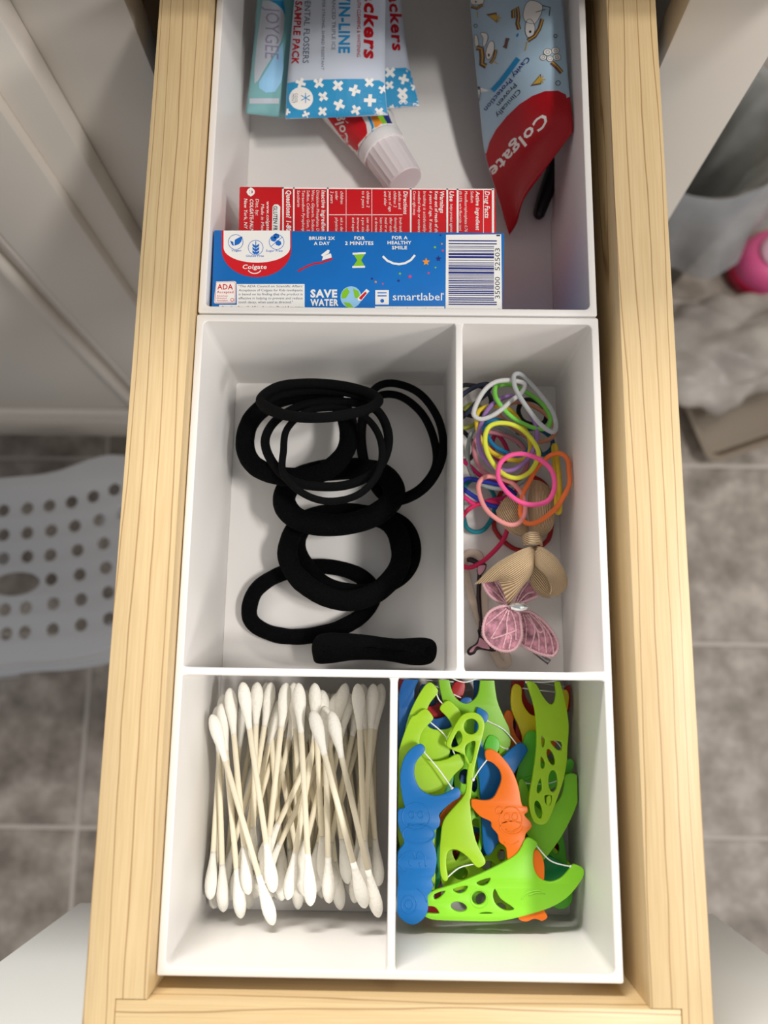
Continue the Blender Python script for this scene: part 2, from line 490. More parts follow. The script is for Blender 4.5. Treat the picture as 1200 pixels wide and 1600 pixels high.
for x0, x1 in ((XL-12.5, XL-.6), (XR2+.6, XR2+12.5)):
    box('slide_rail', x0, x1, 300, 740, -75, -30, METAL, drw, .4)

# ================================================================== ORGANIZER TRAYS
TW = 2.7; TD = 67.0
def rrect(x0, x1, y0, y1, r, n=5):
    o = []
    for cx, cy, a0 in ((x1-r, y1-r, 0), (x0+r, y1-r, 90), (x0+r, y0+r, 180), (x1-r, y0+r, 270)):
        for k in range(n+1):
            A = math.radians(a0+90*k/n); o.append((cx+r*math.cos(A), cy+r*math.sin(A)))
    return o
def divider_outline(p0, p1, axis, c, t, fl=1.7, n=4):
    """thin wall with little fillets where it meets the outer walls; runs from p0 to p1 along axis, centred at c"""
    o = []
    def arc(cx, cy, a0, a1): return [(cx+fl*math.cos(math.radians(a0+(a1-a0)*k/n)), cy+fl*math.sin(math.radians(a0+(a1-a0)*k/n))) for k in range(n+1)]
    h = t/2
    o += [(p0, h+fl)]+arc(p0+fl, h+fl, 180, 270)+arc(p1-fl, h+fl, 270, 360)+[(p1, h+fl), (p1, -h-fl)]+arc(p1-fl, -h-fl, 0, 90)[0:]+arc(p0+fl, -h-fl, 90, 180)+[(p0, -h-fl)]
    out = []
    for a, b in o:
        q = (a, c+b) if axis == 'x' else (c-b, a)
        if not out or (abs(q[0]-out[-1][0])+abs(q[1]-out[-1][1])) > 1e-4: out.append(q)
    return out
def tray(label, x0, x1, y0, y1, dividers, dz=0):
    t = empty('organizer_tray', ((x0+x1)/2, (y0+y1)/2, -TD-4), label, 'tray', 'white drawer organizer trays')
    v, f = plate2d(rrect(x0, x1, y0, y1, .8), [rrect(x0+TW, x1-TW, y0+TW, y1-TW, 2.0)], TD+4, .45, 2)
    mesh_obj('outer_wall', [Vector((q.x, q.y, q.z-(TD+4)/2+dz)) for q in v], f, WHITE_PLASTIC, t, sharp=35)
    box('base', x0+TW+.02, x1-TW-.02, y0+TW+.02, y1-TW-.02, -TD-4, -TD, WHITE_PLASTIC, t, .2)
    for ax, a, b, c in dividers:
        v, f = plate2d(divider_outline(a-.9, b+.9, ax, c, TW-.1, 2.4), [], TD+.2, .45, 2)
        mesh_obj('divider', [Vector((q.x, q.y, q.z-TD/2+dz-(.16 if ax == 'x' else .34))) for q in v], f, WHITE_PLASTIC, t, sharp=35)
    return t
YD = 96.35
tray('white plastic organizer tray with four compartments, nearest the drawer front', 0, 150, 0, 227.6,
     [('x', TW-.05, 150-TW+.05, YD), ('y', YD+TW/2-.1, 227.6-TW+.05, 98.15), ('y', TW-.05, YD-TW/2+.1, 75.4)])
tray('white plastic organizer tray holding toothpaste and sachets, farther back', .3, 149.7, 228.3, 470, [], -.2)
FL = -TD

# ================================================================== BLACK HAIR TIES
C4 = crop(280, 490, 2.609)
def loop(name, pts, zs, r, m, label, cat, group, flat=1.0, seg=10, n=7, jit=0, clampx=None):
    """closed cord traced at its real height; zs = height or one height per point"""
    k = len(pts)
    if not isinstance(zs, (list, tuple)): zs = [zs]*k
    P = []
    for (u, v), z in zip(pts, zs):
        q = px(u, v, z)
        if clampx: q.x = min(max(q.x, clampx[0]), clampx[1])
        P.append(q)
    path = catmull(P, n)
    if jit:
        rr = [r*(1+R.uniform(-jit, jit)) for _ in path]
        rr = [(rr[i-1]+rr[i]+rr[(i+1) % len(rr)])/3 for i in range(len(rr))]
    else: rr = r
    v, f = tube(path, rr, True, seg, flat)
    o = mesh_obj(name, v, f, m, None)
    return tag(o, label, cat, group)
def zwave(k, z0, amp, ph): return [z0+amp*math.cos(2*math.pi*i/k+ph) for i in range(k)]
G = 'black hair ties'
def htie(pts, zs, r, m, label, **k): return loop('hair_tie', C4(pts), zs, r, m, label, 'hair tie', G, **k)
htie([(285, 1210), (320, 1120), (430, 1055), (580, 1030), (720, 1060), (790, 1130), (760, 1215), (660, 1280), (520, 1315), (400, 1310), (310, 1270)],
     [-58, -58, -58, -57.5, -57, -57, -57.5, -58, -58, -58, -58], 3.4, BLACK_FABRIC, 'thick black fabric hair tie lying flat, just above the folded black one', seg=14, jit=.06)
htie([(960, 960), (925, 1060), (820, 1120), (680, 1125), (570, 1080), (490, 960), (520, 870), (640, 820), (800, 810), (920, 860)],
     [-57, -55, -53, -52, -53, -56, -57, -58, -58, -58], 2.9, BLACK_FABRIC, 'black fabric hair tie peeking out on the right under a thicker one', seg=12, jit=.05)
htie([(442, 960), (475, 1065), (580, 1145), (700, 1170), (820, 1125), (900, 1020), (890, 900), (820, 835), (650, 810), (500, 850)],
     [-50, -47.5, -45.5, -45, -46, -48, -52, -55, -56, -54], 4.2, BLACK_FABRIC, 'thick black fabric hair tie crossing over the lowest flat ring', seg=14, jit=.06)
htie([(428, 770), (490, 840), (640, 862), (790, 825), (875, 745), (840, 660), (720, 632), (560, 645), (460, 690)],
     [-44, -42, -42, -43, -46, -50, -52, -52, -48], 4.7, BLACK_FABRIC, 'widest black fabric hair tie in the middle of the heap', seg=14, jit=.05, flat=1.15)
htie([(268, 520), (300, 425), (400, 350), (540, 325), (655, 375), (690, 470), (678, 560), (600, 640), (480, 668), (360, 648), (290, 600)],
     [-46, -48, -50, -50, -48, -44, -41, -38, -37, -39, -42], 4.0, BLACK_FABRIC, 'thick black fabric hair tie at upper left, nearest the left wall', seg=14, jit=.06)
htie([(350, 520), (400, 430), (520, 370), (680, 360), (800, 390), (852, 490), (832, 600), (760, 670), (640, 705), (480, 690), (390, 620)],
     [-36, -37, -38, -38, -36, -34, -32, -30.5, -30, -31, -34], 1.9, BLACK_CORD, 'medium black hair tie inside the upper left cluster', seg=10)
htie([(425, 560), (440, 470), (520, 400), (640, 385), (760, 425), (822, 520), (815, 640), (735, 735), (610, 765), (500, 730), (425, 650)],
     [-31, -32, -33, -33, -31, -28, -26, -25, -25, -26, -29], 1.45, BLACK_CORD, 'thin round black hair tie on top of the heap')
htie([(332, 357), (400, 300), (520, 284), (650, 292), (760, 318), (812, 352), (770, 388), (660, 416), (540, 424), (420, 408)],
     [-26, -31, -34, -34, -31, -25, -20, -17, -17, -20], 2.1, BLACK_CORD, 'thin black hair tie tipped up to a narrow oval at the back', seg=10)
htie([(340, 375), (410, 330), (540, 312), (660, 320), (770, 345), (800, 368), (740, 398), (620, 425), (500, 428), (400, 410)],
     [-29, -34, -37, -37, -34, -29, -24, -21, -21, -24], 1.7, BLACK_CORD, 'second thin black hair tie just under the tipped-up oval one', seg=10)
htie([(800, 305), (880, 285), (985, 330), (1060, 440), (1075, 570), (1030, 680), (950, 748), (860, 765), (790, 700), (740, 560), (750, 400)],
     [-50, -48, -46, -45, -45, -46, -49, -54, -57, -58, -55], 1.75, BLACK_CORD, 'thin black hair tie, outer loop by the compartment divider', seg=10)
htie([(815, 335), (900, 337), (985, 402), (1035, 500), (1048, 610), (1000, 695), (920, 745), (840, 735), (770, 640), (745, 500), (765, 390)],
     [-53, -51, -49, -48, -48, -49, -52, -57, -59, -59.5, -57], 1.75, BLACK_CORD, 'thin black hair tie, inner loop by the compartment divider', seg=10)
# the folded tie: a band pressed together into a bar
bar_o = C4([(545, 1345), (575, 1308), (650, 1302), (760, 1310), (880, 1325), (1000, 1322), (1045, 1345), (1045, 1400), (1015, 1430), (940, 1432), (840, 1415), (720, 1412), (620, 1425), (560, 1425), (545, 1390)])
pl = Plane(600, 1010, -50, 0, 0)
v, f = plate_px(pl, bar_o, [], 15, 5.0, 4)
tag(mesh_obj('hair_tie', v, f, BLACK_FABRIC), 'black fabric hair tie pressed into a straight bar along the front divider', 'hair tie', G)

# ================================================================== SMALL COLOURED ELASTICS
E1 = crop(720, 570, 6)
def E2(pts): return E1([(a, b+1020) for a, b in pts])
def cordmat(n, c): return mat('elastic_'+n, c, .6, .35, bump=.35, bscale=3500)
GE = 'small coloured hair elastics'
def el(pts, zs, col, cname, label, conv=E1, r=1.0):
    return loop('hair_elastic', conv(pts), zs, r, cordmat(cname, col), label, 'hair elastic', GE, seg=8, n=6, clampx=(101.2, 145.6))
Z = zwave
el([(310, 480), (340, 560), (420, 650), (520, 710), (660, 720), (790, 650), (840, 560), (860, 350), (830, 170), (740, 60), (600, 30), (420, 120), (330, 300)], -60.6, (170, 40, 44), 'darkred', 'dark red hair elastic lying under the tan bow', E2)
el([(35, 440), (60, 510), (130, 548), (215, 525), (285, 430), (315, 320), (310, 200), (230, 100), (110, 60), (30, 140), (10, 300)], -58.5, (24, 132, 148), 'teal', 'teal hair elastic on the tray floor by the divider', E2)
el([(20, 400), (110, 310), (250, 262), (380, 300), (440, 400), (440, 500), (400, 620), (300, 740), (180, 840), (60, 880), (-30, 800), (-60, 600)], [-54, -53, -52, -52, -52, -53, -54, -55, -56, -56, -57, -56], (212, 40, 92), 'crimson', 'crimson hair elastic hanging lowest on the left', E2)
el([(-20, 900), (60, 930), (160, 1020), (270, 1090), (400, 1110), (500, 1090), (520, 1180), (400, 1250), (280, 1270), (150, 1310), (60, 1260), (0, 1180)], Z(12, -53, 1.5, 0), (226, 44, 120), 'magenta', 'magenta hair elastic crossed by a navy blue one')
el([(0, 1130), (60, 1190), (150, 1250), (250, 1310), (360, 1335), (460, 1330), (520, 1300), (500, 1210), (380, 1130), (200, 1090), (60, 1070)], Z(11, -49.5, 1.5, 2), (28, 48, 158), 'navy', 'navy blue hair elastic below the pile centre')
el([(-40, 400), (0, 300), (100, 225), (200, 185), (275, 190), (240, 270), (150, 350), (60, 450), (-10, 500)], Z(9, -45, 2, 0), (30, 34, 58), 'midnight', 'midnight blue hair elastic in the back left corner')
el([(-50, 260), (20, 195), (120, 195), (220, 220), (285, 330), (240, 430), (100, 480), (-30, 400)], -50, (22, 22, 26), 'black', 'black hair elastic in the back left corner')
el([(-30, 500), (40, 410), (110, 370), (180, 400), (200, 480), (130, 560), (30, 590)], -54, (176, 186, 76), 'olive', 'olive green hair elastic under the midnight blue one')
el([(-20, 620), (60, 660), (120, 760), (110, 850), (40, 900), (-30, 840)], -55, (36, 36, 44), 'charcoal', 'charcoal hair elastic against the divider, half hidden')
el([(300, 700), (340, 650), (410, 740), (440, 830), (420, 900), (340, 880), (300, 800)], -56, (206, 44, 104), 'rose', 'rose red hair elastic inside the lime yellow ring')
el([(120, 610), (75, 740), (65, 880), (95, 1010), (160, 1095), (260, 1145), (400, 1160), (540, 1120), (640, 1020), (650, 860), (580, 720), (460, 640), (280, 560)], Z(13, -50, 2, 2.5), (158, 168, 168), 'grey', 'large grey hair elastic reaching down the left side')
el([(125, 740), (145, 890), (215, 1000), (330, 1060), (450, 1080), (560, 1040), (620, 940), (600, 800), (500, 700), (330, 640), (200, 640)], -47.8, (190, 122, 136), 'mauve', 'dusty pink hair elastic under the purple one')
el([(360, 460), (430, 540), (560, 640), (700, 710), (800, 710), (880, 650), (860, 540), (740, 420), (560, 350), (420, 380)], -50, (214, 148, 120), 'peach', 'peach hair elastic under the bright green one')
el([(700, 760), (760, 840), (840, 800), (860, 720), (800, 640), (700, 600), (560, 620), (520, 700), (600, 780)], -53, (16, 92, 124), 'petrol', 'petrol blue hair elastic by the short yellow one')
el([(540, 420), (600, 330), (720, 350), (800, 440), (780, 540), (680, 560), (580, 520)], -52, (24, 28, 34), 'ink', 'black hair elastic inside the bright green ring')
el([(220, 590), (250, 540), (330, 520), (430, 545), (540, 590), (640, 660), (660, 740), (610, 820), (500, 845), (410, 815), (320, 765), (260, 690)], -44.6, (20, 116, 164), 'blue', 'blue hair elastic threaded through the lime yellow ring')
el([(150, 520), (165, 440), (240, 395), (350, 385), (470, 430), (570, 560), (640, 680), (650, 800), (590, 890), (470, 890), (340, 850), (240, 770), (170, 660)], Z(13, -42.5, 1, 1), (226, 196, 50), 'yellow', 'golden yellow hair elastic ring in the pile centre')
el([(310, 360), (240, 440), (190, 560), (165, 680), (190, 820), (260, 920), (350, 980), (470, 990), (580, 930), (670, 820), (710, 690), (700, 560), (640, 430), (560, 330), (480, 295), (400, 310)], Z(16, -40, 1, 3), (152, 116, 178), 'purple', 'purple hair elastic, a wide ring in the pile centre')
el([(235, 640), (280, 570), (370, 545), (480, 560), (590, 620), (680, 720), (730, 830), (700, 930), (640, 1010), (540, 1060), (430, 1040), (330, 960), (260, 850), (230, 740)], Z(14, -37.2, 1, 0), (222, 228, 70), 'lime', 'lime yellow hair elastic behind the hot pink one')
el([(320, 270), (330, 210), (400, 185), (480, 190), (600, 250), (720, 330), (810, 430), (840, 520), (810, 590), (720, 600), (600, 560), (480, 490), (390, 400), (340, 330)], Z(14, -41, 3, 1.2), (128, 212, 84), 'green', 'bright green hair elastic near the back wall')
el([(600, 190), (570, 260), (470, 340), (380, 420), (290, 480), (190, 510), (130, 480), (125, 430), (170, 320), (240, 220), (330, 160), (440, 145), (560, 160)], Z(13, -36.5, 1.5, 1), (206, 206, 206), 'silver', 'pale grey hair elastic crossing the green one on the left')
el([(500, 100), (560, 90), (640, 160), (740, 270), (850, 420), (890, 540), (880, 620), (830, 620), (740, 550), (650, 440), (560, 310), (505, 200)], Z(12, -33, 2.5, 2), (180, 184, 186), 'lightgrey', 'light grey hair elastic, a long oval at the back right')
el([(870, 775), (888, 765), (905, 900), (925, 1100), (928, 1350), (900, 1362), (893, 1100), (880, 900)], Z(8, -42, 4, 3), (222, 190, 54), 'mustard', 'mustard yellow hair elastic seen edge-on as a straight bar', r=1.05)
el([(640, 1100), (700, 985), (775, 898), (860, 840), (945, 835), (1015, 900), (1043, 1010), (1020, 1110), (965, 1235), (890, 1345), (780, 1440), (680, 1488), (600, 1475), (560, 1400), (565, 1290), (590, 1190)], Z(16, -38.5, 3, 3.4), (252, 128, 66), 'orange', 'orange hair elastic along the right wall')
el([(165, 120), (200, 50), (270, 25), (360, 40), (490, 95), (570, 190), (600, 300), (592, 400), (540, 465), (460, 480), (360, 440), (250, 350), (190, 240)], Z(13, -41, 2, 2), (242, 158, 156), 'salmon', 'salmon pink hair elastic overlapping the tan bow', E2)
el([(350, 1010), (370, 925), (435, 862), (530, 835), (635, 845), (760, 900), (850, 990), (880, 1105), (860, 1215), (800, 1285), (680, 1312), (555, 1285), (440, 1200), (365, 1095)], Z(14, -33.5, 1.5, 3), (250, 92, 158), 'hotpink', 'hot pink hair elastic, a round ring on top')

# ================================================================== BOW CLIP
def grid_surface(rows, thick, sub=6):
    """rows: list of rows of 3-D points; returns a closed sheet of given thickness and its uv"""
    R0 = [catmull(r, sub, False) for r in rows]
    cols = list(zip(*R0)); C = [catmull(list(c), sub, False) for c in cols]
    nu = len(C); nv = len(C[0])
    V = []; UV = []
    for side in (0, 1):
        for i in range(nu):
            for j in range(nv):
                a = C[max(i-1, 0)][j]; b = C[min(i+1, nu-1)][j]; c = C[i][max(j-1, 0)]; d = C[i][min(j+1, nv-1)]
                n = (b-a).cross(d-c); n = n.normalized() if n.length > 1e-9 else Vector((0, 0, 1))
                if n.z < 0: n = -n
                V.append(C[i][j]+n*(thick/2 if side == 0 else -thick/2)); UV.append((i/(nu-1), j/(nv-1)))
    Fc = []; o = nu*nv
    for i in range(nu-1):
        for j in range(nv-1):
            q = [i*nv+j, (i+1)*nv+j, (i+1)*nv+j+1, i*nv+j+1]
            Fc.append(q); Fc.append([x+o for x in reversed(q)])
    for i in range(nu-1):
        for j in (0, nv-1):
            Fc.append([i*nv+j, (i+1)*nv+j, (i+1)*nv+j+o, i*nv+j+o])
    for j in range(nv-1):
        for i in (0, nu-1):
            Fc.append([i*nv+j, i*nv+j+1, i*nv+j+1+o, i*nv+j+o])
    return V, Fc, UV
def ribbon_mat(name, freq, axis):
    m = mat(name, (200, 172, 134), .75, .2); nt = m.node_tree; b = nt.nodes['Principled BSDF']; L = nt.links
    uv = nt.nodes.new('ShaderNodeUVMap'); sx = nt.nodes.new('ShaderNodeSeparateXYZ'); L.new(uv.outputs[0], sx.inputs[0])
    mu = nt.nodes.new('ShaderNodeMath'); mu.operation = 'MULTIPLY'; mu.inputs[1].default_value = freq*2*math.pi; L.new(sx.outputs[axis], mu.inputs[0])
    si = nt.nodes.new('ShaderNodeMath'); si.operation = 'SINE'; L.new(mu.outputs[0], si.inputs[0])
    bp = nt.nodes.new('ShaderNodeBump'); bp.inputs['Strength'].default_value = .8; bp.inputs['Distance'].default_value = .0004
    L.new(si.outputs[0], bp.inputs['Height']); L.new(bp.outputs[0], b.inputs['Normal'])
    r = nt.nodes.new('ShaderNodeValToRGB'); r.color_ramp.elements[0].color = lin((168, 132, 92)); r.color_ramp.elements[1].color = lin((236, 212, 176))
    r.color_ramp.elements[0].position = .1; r.color_ramp.elements[1].position = .75
    ad = nt.nodes.new('ShaderNodeMath'); ad.operation = 'MULTIPLY_ADD'; ad.inputs[1].default_value = .5; ad.inputs[2].default_value = .5
    L.new(si.outputs[0], ad.inputs[0]); L.new(ad.outputs[0], r.inputs['Fac']); L.new(r.outputs[0], b.inputs['Base Color'])
    return m
B = crop(720, 850, 6)
def BP(rows): return [[px(*B([(a, b)])[0], z) for a, b, z in r] for r in rows]
bow = empty('hair_bow', px(835, 860, FL), 'tan grosgrain ribbon bow hair clip with forked tail', 'hair clip')
# tail with forked end, runs to the lower left
def rib(rows, name, freq, ax=1, th=.5):
    v, f, uv = grid_surface(BP(rows), th)
    return mesh_obj(name, v, f, ribbon_mat('ribbon_%s_%d_%d' % (name, freq, ax), freq, ax), bow, uvs=uv, sharp=60)
rib([[(690, 20, -34), (560, 60, -32), (330, 190, -36), (130, 378, -42)],
     [(690, 60, -33), (600, 130, -30), (420, 250, -33), (290, 352, -38)],
     [(690, 120, -33), (650, 210, -30), (500, 330, -33), (365, 352, -38)],
     [(690, 200, -34), (660, 290, -33), (560, 420, -37), (445, 580, -42)]], 'tail', 21)
# looped half, lower right: outer fold and the inside of the loop
rib([[(700, 20, -34), (690, 120, -33), (690, 190, -33)],
     [(780, 40, -30), (740, 150, -29), (730, 230, -30)],
     [(900, 140, -30), (830, 240, -28), (800, 300, -29)],
     [(985, 290, -33), (900, 330, -30), (840, 370, -30)],
     [(990, 400, -37), (920, 420, -33), (850, 430, -32)],
     [(900, 490, -40), (850, 480, -36), (835, 470, -34)]], 'loop', 20, 0)
rib([[(700, 200, -36), (640, 350, -38)], [(770, 260, -38), (690, 430, -41)], [(830, 360, -40), (760, 490, -44)], [(850, 460, -42), (840, 505, -46)]], 'loop', 11, 0)
# the two loops that lie behind, under the elastics
def E2P(rows): return [[px(*E2([(a, b)])[0], z) for a, b, z in r] for r in rows]
for rows, fr in (([[(660, 560, -43), (640, 420, -44), (630, 250, -45), (660, 60, -46)], [(720, 580, -42), (740, 450, -41), (750, 260, -41), (740, 70, -44)], [(760, 600, -44), (860, 500, -43), (880, 300, -43), (830, 130, -46)]], 20),
                 ([[(600, 600, -44), (480, 560, -45), (380, 470, -47), (330, 350, -49)], [(620, 560, -43), (540, 450, -43), (470, 330, -44), (420, 230, -48)], [(640, 530, -44), (610, 400, -45), (570, 250, -46), (520, 180, -49)]], 18)):
    v, f, uv = grid_surface(E2P(rows), .5)
    mesh_obj('loop', v, f, ribbon_mat('ribbon_back_%d' % fr, fr, 1), bow, uvs=uv, sharp=60)
v, f, uv = grid_surface(E2P([[(580, 590, -38), (600, 680, -38)], [(620, 560, -34), (640, 670, -33)], [(670, 548, -32.5), (690, 665, -31.5)], [(720, 560, -34), (745, 665, -33)], [(755, 620, -38), (760, 680, -38)]]), .8)
mesh_obj('knot', v, f, ribbon_mat('ribbon_knot', 8, 0), bow, uvs=uv, sharp=60)
v, f = bevel_box(px(800, 900, -50).x, px(866, 880, -50).x, px(830, 880, -50).y-2.5, px(830, 880, -50).y+2.5, -56, -53, .8)
mesh_obj('clip', v, f, METAL, bow, sharp=40)

# ================================================================== BUTTERFLY CLIP
PINK_NET = mat('pink_net', (164, 116, 130), .8, .2, bump=.6, bscale=1200, var=.28, vscale=350)
PINK_THREAD = mat('pink_thread', (234, 188, 196), .6, .4, bump=.8, bscale=3000)
GEM = mat('silver_gem', (214, 218, 218), .12, .8, metal=.85)
bf = empty('butterfly_hair_clip', px(812, 950, FL), 'pink embroidered butterfly hair clip with silver gem', 'hair clip')
def wing(outline, veins, plane):
    o = B(outline); v, f = plate_px(plane, o, [], .5, .12, 5)
    w = mesh_obj('wing', v, f, PINK_NET, bf, sharp=50)
    path = catmull([plane.at(*q)+plane.n*.35 for q in o], 8)
    rr = [.62*(1+.22*((i % 2)*2-1)) for i in range(len(path))]
    v, f = tube(path, rr, True, 6); mesh_obj('edging', v, f, PINK_THREAD, w)
    for vn in veins:
        path = catmull([plane.at(*q)+plane.n*.35 for q in B(vn)], 8, False)
        v, f = tube(path, [.34*(1+.25*((i % 2)*2-1)) for i in range(len(path))], False, 5); mesh_obj('vein', v, f, PINK_THREAD, w)
wing([(440, 585), (330, 600), (250, 660), (212, 760), (215, 860), (270, 940), (350, 990), (430, 1005), (500, 985), (545, 930), (570, 850), (560, 740), (540, 650)],
     [[(430, 600), (330, 680), (230, 760)], [(440, 610), (380, 720), (280, 890)], [(450, 620), (430, 730), (430, 830), (390, 980)], [(470, 630), (510, 750), (515, 900)], [(290, 890), (440, 840), (515, 810)], [(430, 830), (470, 870), (450, 985)]],
     Plane(785, 985, -40, .05, .06))
wing([(540, 640), (560, 760), (570, 870), (560, 935), (640, 985), (740, 1030), (850, 1050), (900, 1000), (905, 930), (860, 830), (780, 730), (690, 660), (620, 630)],
     [[(580, 660), (610, 780), (600, 950)], [(600, 660), (690, 800), (650, 980)], [(620, 650), (720, 830), (730, 1010)], [(640, 650), (770, 800), (800, 1030)], [(690, 670), (830, 850), (870, 1030)], [(690, 780), (740, 830), (780, 800)]],
     Plane(835, 990, -44, -.12, .08))
wing([(440, 590), (400, 560), (330, 530), (260, 470), (215, 390), (225, 350), (310, 345), (360, 380), (410, 460), (460, 560)],
     [[(440, 580), (340, 470), (240, 390)], [(440, 570), (380, 460), (320, 360)]], Plane(775, 925, -46, 0, .02))
wing([(500, 560), (530, 470), (590, 380), (640, 350), (690, 420), (720, 480), (650, 520), (580, 550)],
     [[(520, 550), (570, 450), (630, 370)], [(540, 550), (620, 470), (690, 450)]], Plane(820, 925, -46, 0, .02))
c = px(*B([(545, 590)])[0], -37)
bm = bmesh.new(); bmesh.ops.create_icosphere(bm, subdivisions=2, radius=1)
for q in bm.verts: q.co = Vector((q.co.x*3.9*(1+.12*math.sin(q.co.y*9)), q.co.y*1.9, q.co.z*1.6)); q.co += c
v, f = get(bm); mesh_obj('gem', v, f, GEM, bf, smooth=False)
v, f = tube(catmull([px(*B([(a, b)])[0], z) for a, b, z in ((480, 700, -52), (640, 950, -53), (830, 1110, -52))], 6, False), 1.2, False, 8); mesh_obj('clip', v, f, METAL, bf)

# black edged pink metal clip below it, both ends show
DARKM = mat('dark_chrome', (58, 48, 50), .2, .8, metal=.8)
ENAMEL = mat('pink_enamel', (208, 150, 168), .3, .5)
mc = empty('metal_hair_clip', px(745, 950, FL), 'small dark metal hair clip with pink enamel under the butterfly', 'hair clip')
pl = Plane(745, 1000, -57, 0, 0)
v, f = plate_px(pl, B([(175, 790), (195, 800), (190, 860), (260, 930), (330, 990), (300, 1010), (170, 990), (130, 1030), (80, 1045), (55, 1010), (80, 970), (140, 930), (165, 870), (155, 810)]), [], 2.2, .9, 4); mesh_obj('lower_leg', v, f, DARKM, mc, sharp=60)
v, f = plate_px(Plane(745, 1000, -55.7, 0, 0), B([(180, 880), (240, 930), (270, 985), (200, 975), (150, 960), (110, 1010), (80, 1010), (110, 970), (160, 935)]), [], .8, .2, 4); mesh_obj('enamel', v, f, ENAMEL, mc, sharp=60)
v, f = plate_px(Plane(745, 880, -57, 0, 0), B([(60, 130), (110, 125), (170, 160), (240, 190), (220, 260), (180, 300), (150, 260), (150, 210), (100, 175), (60, 165)]), [], 2.2, .9, 4); mesh_obj('upper_leg', v, f, DARKM, mc, sharp=60)
v, f = plate_px(Plane(745, 880, -55.7, 0, 0), B([(160, 215), (230, 200), (210, 260), (170, 290)]), [], .8, .2, 4); mesh_obj('enamel', v, f, ENAMEL, mc, sharp=60)
v, f = tube(catmull([px(*B([(a, b)])[0], -58.5) for a, b in ((180, 260), (170, 500), (190, 800))], 6, False), 1.1, False, 8); mesh_obj('spring', v, f, DARKM, mc)
# beige hair band
BEIGE = mat('beige_band', (226, 206, 184), .28, .5, alpha=.4)
path = catmull([px(*B([(a, b)])[0], -58.6) for a, b in ((60, 100), (150, 95), (190, 170), (210, 400), (230, 650), (290, 880), (400, 1010), (440, 1100), (390, 1130), (330, 1060), (210, 800), (120, 560), (60, 340), (30, 180))], 6)
for q in path: q.x = max(q.x, 102.5)
v, f = tube(path, 1.9, True, 8, .55)
tag(mesh_obj('hair_band', v, f, BEIGE), 'translucent beige hair band along the divider under the butterfly', 'hair band')

# ================================================================== COTTON SWABS
C6 = crop(240, 1040, 3.158)
def swab_profile(L, r, h, hl):
    head = [(0, .25), (.03, 1.0), (.09, 1.55), (.2, 2.1), (.34, 2.4), (.5, 2.3), (.68, 1.85), (.85, 1.4), (1, r+.12)]
    return head
SWL = 78.0
hp = [(d*16.5, rr) for d, rr in [(0, .3), (.03, 1.0), (.08, 1.6), (.17, 2.15), (.30, 2.5), (.44, 2.45), (.60, 2.1), (.78, 1.6), (.94, 1.25), (1.08, 1.1)]]
hv, hf = lathe(hp, (0, 0, 0), (0, 1, 0), 14)
sv, sf = lathe([(10, 1.08), (SWL-10, 1.08)], (0, 0, 0), (0, 1, 0), 10)
def me_of(name, v, f, m):
    me = bpy.data.meshes.new(name); me.from_pydata([Vector(q)*S for q in v], [], f); me.materials.append(m); me.update()
    bm = bmesh.new(); bm.from_mesh(me); bmesh.ops.recalc_face_normals(bm, faces=bm.faces); bm.to_mesh(me); bm.free()
    me.shade_smooth(); return me
ME_HEAD1 = me_of('cotton_tip', hv, hf, COTTON)
ME_HEAD2 = me_of('cotton_tip', [Vector((q.x, SWL-q.y, q.z)) for q in hv], hf, COTTON)
ME_STICK = me_of('stick', sv, sf, STICK)
def swab(a, b, label, fit=True):
    t = empty('cotton_swab', a, label, 'cotton swab', 'cotton swabs in the lower left compartment')
    d = b-a
    q = d.to_track_quat('Y', 'Z'); t.rotation_mode = 'QUATERNION'; t.rotation_quaternion = q
    t.scale = (1, min(1.12, max(.9, d.length/SWL)) if fit else 1, 1)
    for nm, me in (('stick', ME_STICK), ('cotton_tip', ME_HEAD1), ('cotton_tip', ME_HEAD2)):
        o = bpy.data.objects.new(nm, me); COL.objects.link(o); o.parent = t
    return t
COMMON = 'white cotton swab buried in the lower layers of the swab pile'
def sw(t, b, zt, zb, label=COMMON):
    a = px(*C6([t])[0], zt); c = px(*C6([b])[0], zb)
    for q in (a, c):
        q.x = min(max(q.x, 6.2), 71.0)
    a.y = min(a.y, YD-3.8); c.y = max(c.y, 5.5)
    swab(a, c, label)
# top layer, traced
sw((285, 240), (590, 1300), -33, -35, 'cotton swab slanting from upper left, its tip nearest the front wall')
sw((440, 62), (592, 1120), -31, -34, 'cotton swab crossing the slanting one near its lower half')
sw((375, 110), (468, 1130), -36, -40, 'cotton swab just right of the leftmost tips, its head near the top left')
sw((335, 185), (430, 1282), -38, -42, 'cotton swab with lower tip just left of the lowest one')
sw((302, 200), (345, 1216), -42, -46, 'cotton swab with a head third from the left at the back')
sw((345, 140), (250, 1155), -46, -46, 'leftmost cotton swab, lying against the left wall')
sw((350, 220), (270, 1216), -52, -53, 'cotton swab with a wide upper head left of the slanting one')
sw((715, 80), (775, 1186), -28, -32, 'upright cotton swab in the middle of the pile, on top')
sw((785, 220), (1045, 1196), -23, -30, 'cotton swab slanting right with a bright exposed upper tip')
sw((875, 225), (1125, 1242), -26, -33, 'cotton swab slanting right, ending in the front right corner')
sw((1008, 58), (1050, 1092), -32, -40, 'cotton swab low on the left, its tip poking out beside the leftmost one')
sw((1085, 62), (1030, 1060), -35, -42, 'vertical cotton swab near the right end of the pile, head at the back divider')
sw((1125, 60), (985, 1085), -40, -47, 'cotton swab at the right end leaning slightly left')
sw((1030, 90), (1112, 1088), -41, -43, 'cotton swab closest to the divider beside the floss picks')
sw((655, 80), (545, 1060), -33, -41, 'cotton swab at the back right corner leaning left under its neighbours')
